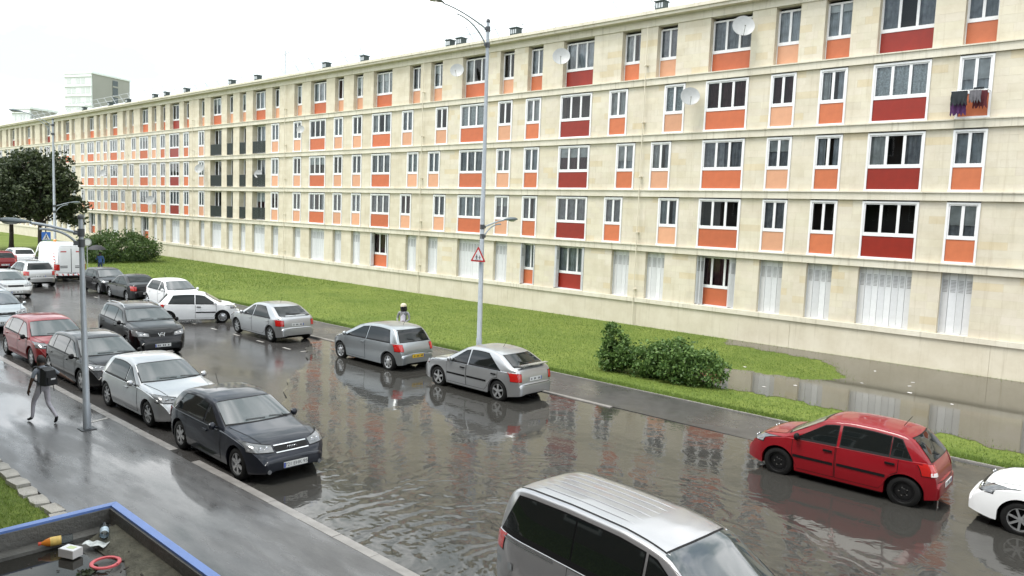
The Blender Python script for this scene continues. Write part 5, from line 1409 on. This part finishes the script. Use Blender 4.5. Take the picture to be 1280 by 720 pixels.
# litter lying in it
LZ = CZ-.165
def litter(name, label, x, y, z, rz=0.0, cat='litter'):
    o = empty(name, (x, y, z), rz); tag(o, label, cat); o.scale = (.86,)*3; return o
M_orange = pmat('orange_juice', (0.62, 0.20, 0.02), .25, coat=.5); M_cap = pmat('red_cap', (0.55, 0.06, 0.02), .4); M_lab = pmat('bottle_label', (0.65, 0.45, 0.12), .5, var=.3, vscale=30)
M_clearp = glass_mat('clear_plastic', (.75, .8, .82), 1.3); M_card = pmat('white_card', (0.62, 0.60, 0.58), .6, var=.08); M_pink = pmat('pink_plastic', (0.62, 0.10, 0.11), .45); M_green = pmat('green_plastic', (0.06, 0.38, 0.24), .4)
bt = litter('juice_bottle', 'orange juice bottle with red cap lying on the canopy roof', -6.62, 1.98, LZ+.01, R(78), 'bottle')
MB().lathe([(.001, -.13), (.038, -.125), (.042, -.10), (.042, -.03)], 14, 'x', (0, 0, .042)).build('bottle_body', M_clearp, bt, smooth=40)
MB().lathe([(.043, -.03), (.043, .05), (.041, .06)], 14, 'x', (0, 0, .042)).build('label', M_lab, bt, smooth=40)
MB().lathe([(.042, .06), (.034, .09), (.018, .12), (.014, .13)], 14, 'x', (0, 0, .042)).build('bottle_neck', M_orange, bt, smooth=40)
MB().lathe([(.016, .13), (.016, .155), (.001, .156)], 10, 'x', (0, 0, .042)).build('cap', M_cap, bt)
bt.rotation_euler.z = R(258)
bx = litter('carton', 'small white carton lying beside the juice bottle', -6.38, 2.00, LZ-.005, R(25), 'carton')
MB().box(-.085, .085, -.055, .055, 0, .075).build('box', M_card, bx); MB().box(-.08, .08, -.05, .05, .075, .078).build('lid', M_white, bx); MB().box(-.03, .05, -.02, .03, .0782, .0792).build('printed_patch', pmat('pale_print', (.55, .62, .35), .6), bx)
pb = litter('plastic_bottle', 'crushed clear plastic bottle with blue label by the coping corner', -6.52, 2.30, LZ+.015, R(-20), 'bottle')
MB().lathe([(.001, -.15), (.045, -.145), (.042, -.05)], 12, 'x', (0, 0, .045)).lathe([(.038, .05), (.044, .09), (.02, .15), (.014, .17)], 12, 'x', (0, 0, .045)).build('bottle_body', M_clearp, pb, smooth=40)
MB().lathe([(.042, -.05), (.039, .0), (.038, .05)], 12, 'x', (0, 0, .045)).build('label', pmat('pale_blue_label', (.45, .55, .62), .5, var=.3, vscale=25), pb, smooth=40)
pp = litter('printed_paper', 'crumpled printed wrapper between the carton and the plastic bottle', -6.42, 2.20, LZ+.01, R(35), 'paper')
b = MB()
for j in range(4):
    for i in range(6): b.v.append((-.11+i*.044, -.05+j*.033, .012*math.sin(i*2.1+j)+.012))
for j in range(3):
    for i in range(5): a = j*6+i; b.f.append((a, a+1, a+7, a+6)); b.m.append(0)
b.build('sheet', pmat('wrapper', (.58, .6, .58), .4, var=.4, vscale=30), pp, smooth=60)
rg = litter('plastic_ring', 'pink plastic throwing ring lying on the canopy roof', -6.05, 2.14, LZ+.0, 0, 'ring')
MB().lathe([(.098, 0), (.098, .014), (.112, .020), (.128, .014), (.130, 0)], 36, 'z').build('ring', M_pink, rg, smooth=50)
gr = litter('plastic_scrap', 'small green plastic scrap floating in the canopy water', -5.76, 1.87, CZ-.180, .4)
MB().lathe([(.001, .012), (.02, .010), (.028, .0)], 10, 'z').build('scrap', M_green, gr, smooth=50)
tw_ = litter('paper_scrap', 'torn white paper scrap floating near the green plastic scrap', -5.80, 1.66, CZ-.180, .9)
MB().prism([(-.03, -.02), (.03, -.03), (.04, .02), (-.01, .03)], 0, .006).build('scrap', M_white, tw_)
cl = litter('debris_clump', 'dark clump of wet leaves beside the pink ring', -6.02, 2.0, CZ-.185, 0, 'leaves')
leaves('clump', rng.normal(0, .03, (60, 3))*np.array([1, 1, .25])+np.array([0, 0, .015]), .035, M_maple, cl)
# scraps of paper on the water in front of the block
for i, (x, y, lab) in enumerate(((-12.2, 26.9, 'paper'), (-9.6, 25.2, 'paper'), (-8.2, 27.6, 'paper'), (-7.0, 29.3, 'paper'), (-8.6, 30.4, 'paper'), (-6.6, 27.3, 'paper'), (-5.2, 26.6, 'paper'), (-10.2, 24.1, 'paper'), (-6.9, 28.5, 'paper'), (-2.45, 21.1, 'paper'), (-13.4, 24.6, 'paper'))):
    o = MB().prism([(-.10, -.05), (.09, -.07), (.12, .05), (-.06, .08)], 0, .01).build('paper_scrap', M_card, None, loc=(x, y, .072)); o.rotation_euler = (.05, .03, i*1.3); o.scale = (random.uniform(.4, .75),)*3
    if i == 9: tag(o, 'scrap of white paper on the grass edge behind the red car', 'litter')
    else: tag(o, 'scrap of white paper floating on the lawn puddle', 'litter', 'paper scraps on the lawn puddle')
o = MB().prism([(-.16, -.04), (.15, -.06), (.18, .05), (-.1, .06)], 0, .006).build('paper_scrap', M_card, None, loc=(-38.0, 13.4, .006)); tag(o, 'white paper lying alone in the wet carriageway', 'litter')

# ------------------------------------------------------------------ people
M_skin = pmat('skin_dark', (0.075, 0.040, 0.026), .55, var=.1)
M_hair = pmat('hair_black', (0.008, 0.007, 0.007), .6, bump=.5, bscale=60)
def cloth(n, c): return pmat(n, c, .85, var=.15, vscale=14, bump=.3, bscale=30)
def person(label, loc, rotz, h, J, zones, hair='short', extra=None):
    """J: joint name -> (pos, radius); built as one skinned surface. zones: list of (test, material)"""
    EDGES = [('pelvis','waist'),('waist','chest'),('chest','neck'),('neck','jaw'),('jaw','head'),('head','crown'),('jaw','nose')]
    for s_ in 'LR':
        EDGES += [('pelvis','hip'+s_),('hip'+s_,'knee'+s_),('knee'+s_,'ankle'+s_),('ankle'+s_,'ball'+s_),('ball'+s_,'toe'+s_),('chest','sh'+s_),('sh'+s_,'elbow'+s_),('elbow'+s_,'wrist'+s_),('wrist'+s_,'palm'+s_)]
    J = dict(J)
    for s_ in 'LR':      # five fingers of unequal length
        w, p = Vector(J['wrist'+s_][0]), Vector(J['palm'+s_][0]); d = (p-w).normalized(); sd = d.cross(Vector((0, 1, 0))).normalized() if abs(d.y) < .9 else Vector((1, 0, 0))
        inn = Vector((0, -1 if s_ == 'L' else 1, 0))
        for k, (o_, l) in enumerate(((-.033, .065), (-.011, .078), (.011, .072), (.033, .055))):
            a = p+sd*o_+d*.02; J[f'f{k}a{s_}'] = (tuple(a), .010); J[f'f{k}b{s_}'] = (tuple(a+d*l*.6+inn*.006), .009); J[f'f{k}c{s_}'] = (tuple(a+d*l+inn*.022), .008)
            EDGES += [('palm'+s_, f'f{k}a{s_}'), (f'f{k}a{s_}', f'f{k}b{s_}'), (f'f{k}b{s_}', f'f{k}c{s_}')]
        a = w+d*.03-sd*.04+inn*.01; J['t1'+s_] = (tuple(a), .012); J['t2'+s_] = (tuple(a+d*.04-sd*.015+inn*.01), .010); EDGES += [('wrist'+s_, 't1'+s_), ('t1'+s_, 't2'+s_)]
    names = list(J); idx = {n: i for i, n in enumerate(names)}
    me = bpy.data.meshes.new('body'); me.from_pydata([J[n][0] for n in names], [(idx[a], idx[b_]) for a, b_ in EDGES], [])
    o = bpy.data.objects.new('body', me); COL.objects.link(o)
    sk = o.modifiers.new('skin', 'SKIN'); sk.use_smooth_shade = True; sk.branch_smoothing = .3
    for n, i in idx.items():
        r_ = J[n][1]; me.skin_vertices[0].data[i].radius = (r_, r_) if not hasattr(r_, '__len__') else r_
        me.skin_vertices[0].data[i].use_root = (n == 'pelvis')
    sub = o.modifiers.new('sub', 'SUBSURF'); sub.levels = 1; sub.render_levels = 1
    bpy.context.view_layer.update()
    m2 = bpy.data.meshes.new_from_object(o.evaluated_get(bpy.context.evaluated_depsgraph_get())); bpy.data.objects.remove(o)
    mats = []; m2.materials.clear()
    for _, mt in zones:
        if mt not in mats: mats.append(mt)
    for mt in mats: m2.materials.append(mt)
    segs = [(a, b_, Vector(J[a][0]), Vector(J[b_][0])) for a, b_ in EDGES]
    def near(c):
        best = None
        for a, b_, p, q in segs:
            d = q-p; t = max(0, min(1, (c-p).dot(d)/max(1e-9, d.length_squared))); l = (c-p-d*t).length
            if best is None or l < best[0]: best = (l, a, b_, t)
        return best[1:]
    for pl in m2.polygons:
        a, b_, t = near(pl.center)
        for test, mt in zones:
            if test(a, b_, t, pl.center): pl.material_index = mats.index(mt); break
        pl.use_smooth = True
    root = empty('person', loc, rotz); tag(root, label, 'person'); root.scale = (h/1.72,)*3
    put('body', m2, root)
    hd = Vector(J['head'][0])
    for s_ in (-1, 1):
        MB().lathe([(.001, -.012), (.010, 0), (.001, .012)], 8, 'z', (hd.x+.088, hd.y+s_*.034, hd.z+.005)).build('eye', M_signw, root, smooth=60)
        MB().lathe([(.001, -.03), (.016, -.015), (.018, .012), (.001, .03)], 8, 'z', (hd.x-.005, hd.y+s_*.086, hd.z-.01)).build('ear', M_skin, root, smooth=60)
    b = MB(); hr = .108 if hair == 'short' else .125
    b.lathe([(hr*1.0, -.045), (hr*1.04, 0), (hr*.95, .05), (hr*.6, .095), (.001, .11)] if hair == 'short' else [(hr*.95, -.20), (hr*1.15, -.10), (hr*1.1, 0), (hr*.95, .05), (hr*.6, .095), (.001, .11)], 18, 'z')
    b.v = [(hd.x-.018+x*(1.0 if x < 0 else .80), hd.y+y*.92, hd.z+.02+z+(.03 if x > .03 else 0)) for x, y, z in b.v]; b.build('hair', M_hair, root, smooth=70)
    if extra: extra(root, J)
    return root
def base(): return {
 'pelvis':((0,0,.95),(.135,.115)),'waist':((.01,0,1.12),(.125,.10)),'chest':((.02,0,1.33),(.155,.115)),'neck':((.02,0,1.47),.055),'jaw':((.035,0,1.535),.070),'head':((.035,0,1.60),.092),'crown':((.03,0,1.67),.075),'nose':((.125,0,1.575),.014),
 'hipL':((0,.095,.90),.095),'hipR':((0,-.095,.90),.095),'kneeL':((.02,.10,.50),.062),'kneeR':((.02,-.10,.50),.062),'ankleL':((-.02,.10,.09),.042),'ankleR':((-.02,-.10,.09),.042),
 'ballL':((.09,.11,.04),.040),'ballR':((.09,-.11,.04),.040),'toeL':((.16,.115,.032),.030),'toeR':((.16,-.115,.032),.030),
 'shL':((.0,.185,1.40),.062),'shR':((.0,-.185,1.40),.062),'elbowL':((-.02,.25,1.13),.044),'elbowR':((-.02,-.25,1.13),.044),'wristL':((.06,.27,.90),.030),'wristR':((.06,-.27,.90),.030),'palmL':((.08,.27,.83),.036),'palmR':((.08,-.27,.83),.036)}
legs = lambda a, b_: any(k in a+b_ for k in ('hip', 'knee')) or (a == 'pelvis' and b_ == 'waist' and False)
foot = lambda a, b_: 'ball' in a+b_ or 'toe' in b_ and 'ball' in a
arm_up = lambda a, b_: a.startswith('sh') or b_.startswith('sh')
headp = lambda a, b_: a in ('neck', 'jaw', 'head') or b_ in ('jaw', 'head', 'crown', 'nose')
hand = lambda a, b_: a.startswith(('elbow', 'wrist', 'palm', 'f', 't1'))
# man walking away along the pavement
J = base()
J.update({'kneeL':((.24,.09,.54),.060),'ankleL':((.30,.09,.12),.042),'ballL':((.40,.10,.06),.040),'toeL':((.47,.105,.05),.030),
 'kneeR':((-.06,-.09,.50),.060),'ankleR':((-.38,-.09,.20),.042),'ballR':((-.33,-.10,.08),.040),'toeR':((-.27,-.105,.035),.030),
 'elbowL':((.03,.27,1.13),.042),'wristL':((.13,.28,.90),.028),'palmL':((.15,.28,.83),.034),'elbowR':((-.10,-.42,1.19),.042),'wristR':((-.13,-.63,1.02),.028),'palmR':((-.14,-.69,.97),.034),'jaw':((.06,0,1.535),.066),'head':((.07,0,1.60),.090),'crown':((.06,0,1.67),.074),'nose':((.16,0,1.575),.014)})
MT, MG, MSH = cloth('tee_grey', (.20, .22, .25)), cloth('trousers_grey', (.46, .44, .48)), pmat('shoe_black', (.012, .012, .013), .5)
person('person walking away along the pavement in grey clothes with black backpack', (-19.95, 5.72, .06), R(198), 1.60, J,
 [(lambda a, b_, t, c: foot(a, b_) or (a.startswith('ankle')), MSH), (lambda a, b_, t, c: headp(a, b_) or hand(a, b_), M_skin), (lambda a, b_, t, c: a.startswith('sh') and b_.startswith('elbow') and t > .75, M_skin), (lambda a, b_, t, c: c.z < .98 and not a.startswith('sh'), MG), (lambda a, b_, t, c: True, MT)])
M_pack = pmat('backpack_black', (.012, .013, .015), .6, bump=.3)
bp_ = empty('backpack', (-19.95, 5.72, .06), R(198)); bp_.scale = (1.60/1.72,)*3; tag(bp_, 'black backpack worn by the person walking on the pavement', 'backpack')
b = MB(); b.prism([(-.36, -.15), (-.33, -.175), (-.12, -.165), (-.10, 0), (-.12, .165), (-.33, .175), (-.36, .15)], 1.02, 1.46)
for i in range(7, 14): x, y, z = b.v[i]; b.v[i] = (x*.86-.01, y*.78, z-(.06 if x < -.3 else 0))
b.build('bag', M_pack, bp_, smooth=50)
MB().box(-.385, -.35, -.12, .12, 1.06, 1.24).build('pocket', M_pack, bp_); MB().box(-.39, -.386, -.07, .05, 1.17, 1.21).build('logo_patch', M_signw, bp_)
for s_ in (-1, 1): MB().tube(bez((-.12, s_*.13, 1.42), (.12, s_*.15, 1.58), (.18, s_*.13, 1.30))+[(.10, s_*.16, 1.12), (-.13, s_*.15, 1.06)], .022, 6).build('strap', M_pack, bp_, smooth=60)
for s_ in (-1, 1): MB().tube([(-.15, s_*.16, 1.06), (-.17, s_*.18, .82)], .010, 5).build('loose_strap', M_pack, bp_)
# woman behind the small grey car
J = base(); J.update({'elbowL':((.02,.25,1.15),.046),'wristL':((.20,.16,1.04),.030),'palmL':((.26,.12,1.03),.034),'elbowR':((.02,-.25,1.15),.046),'wristR':((.20,-.16,1.04),.030),'palmR':((.26,-.12,1.03),.034)})
MC, MW = cloth('cardigan_grey', (.22, .225, .225)), cloth('vest_white', (.62, .60, .66)); MP = cloth('skirt_plum', (.10, .03, .04))
def cap(root, J):
    b = MB(); b.lathe([(.118, -.01), (.120, .02), (.105, .065), (.06, .10), (.001, .11)], 18, 'z', (.03, 0, 1.655)); b.build('cap', pmat('cap_cream', (.55, .50, .38), .8), root, smooth=60)
    b = MB(); b.prism([(.10, -.09), (.20, -.06), (.225, 0), (.20, .06), (.10, .09)], 1.645, 1.657); b.build('cap_peak', bpy.data.materials['cap_cream'], root)
person('woman in cream cap, grey cardigan and white top standing behind small grey car', (-22.75, 19.05, .06), R(-62), 1.74, J,
 [(lambda a, b_, t, c: foot(a, b_) or a.startswith('ankle'), MSH), (lambda a, b_, t, c: headp(a, b_) or a.startswith(('wrist', 'palm', 'f', 't1')), M_skin), (lambda a, b_, t, c: c.z < 1.02 and not a.startswith(('sh', 'elbow')), MP), (lambda a, b_, t, c: a.startswith(('sh', 'elbow')) or b_.startswith('sh') or abs(c.y) > .085 or c.x < .03, MC), (lambda a, b_, t, c: True, MW)], hair='long', extra=cap)
# handbag at her side
hb = empty('handbag', (-22.55, 18.85, .98), R(-62)); tag(hb, 'plum coloured handbag carried by the woman in the cream cap', 'handbag')
MB().prism([(-.06, -.15), (.06, -.15), (.06, .15), (-.06, .15)], -.12, .08).build('bag', MP, hb); MB().tube(bez((0, -.12, .08), (0, 0, .32), (0, .12, .08)), .012, 6).build('strap', MP, hb)
# person under an umbrella by the white van
J = base(); J.update({'elbowR':((.10,-.24,1.16),.044),'wristR':((.22,-.18,1.30),.028),'palmR':((.24,-.17,1.36),.034)})
MB1, MJ = cloth('jacket_blue', (.06, .13, .32)), cloth('jeans_navy', (.03, .05, .11))
person('person in blue jacket standing under a dark umbrella beside the white van', (-57.4, 20.2, .06), R(-40), 1.66, J,
 [(lambda a, b_, t, c: foot(a, b_) or a.startswith('ankle'), MSH), (lambda a, b_, t, c: headp(a, b_) or a.startswith(('wrist', 'palm', 'f', 't1')), M_skin), (lambda a, b_, t, c: c.z < .98 and not a.startswith(('sh', 'elbow')), MJ), (lambda a, b_, t, c: True, MB1)])
um = empty('umbrella', (-57.30, 19.95, 1.30)); tag(um, 'dark open umbrella held by the person in blue jacket', 'umbrella')
MB().tube([(0, 0, 0), (0, 0, .98)], .012, 6).build('shaft', M_dark, um)
b = MB(); b.lathe([(.60, .62), (.48, .76), (.28, .88), (.001, .94)], 16, 'z'); b.build('canopy', pmat('umbrella_black', (.02, .02, .024), .7), um, smooth=25)
# person leaning out of a top floor window
J = base()
person('person in dark top looking out of a top floor window', (-44.85, D+.62, 12.35), R(-90), 1.62, J,
 [(lambda a, b_, t, c: headp(a, b_) or a.startswith(('wrist', 'palm', 'f', 't1')), M_skin), (lambda a, b_, t, c: c.z < .98 and not a.startswith(('sh', 'elbow')), MJ), (lambda a, b_, t, c: True, M_cl[0])])

# ------------------------------------------------------------------ the block the picture is taken from (its walls shade and mirror in the street)
nb = empty('near_block', (0, -1.2, 0)); tag(nb, 'brown brick apartment block facing the long cream block across the street', 'building')
MB().box(-34, 34, -9, 0, 0, 13.6).build('wall', pmat('brown_brick', (0.13, 0.095, 0.075), .85, var=.2), nb)
MB().box(-34.3, 34.3, -9.3, .35, 13.6, 14.0).build('roof_edge', M_band, nb)
for fl in range(5):
    for i in range(22):
        x = -32+i*3.05
        if abs(x) < 1.2 and fl == 1: continue
        w = put('window', simple(('nbw',), lambda: MB().box(-.75, .75, 0, .05, 0, 1.5).mesh('window', M_white)), nb, (x, 0, .9+fl*2.65))
        put('pane', simple(('nbp',), lambda: MB().box(-.66, .66, .05, .056, .09, 1.41).mesh('pane', M_glass)), w)
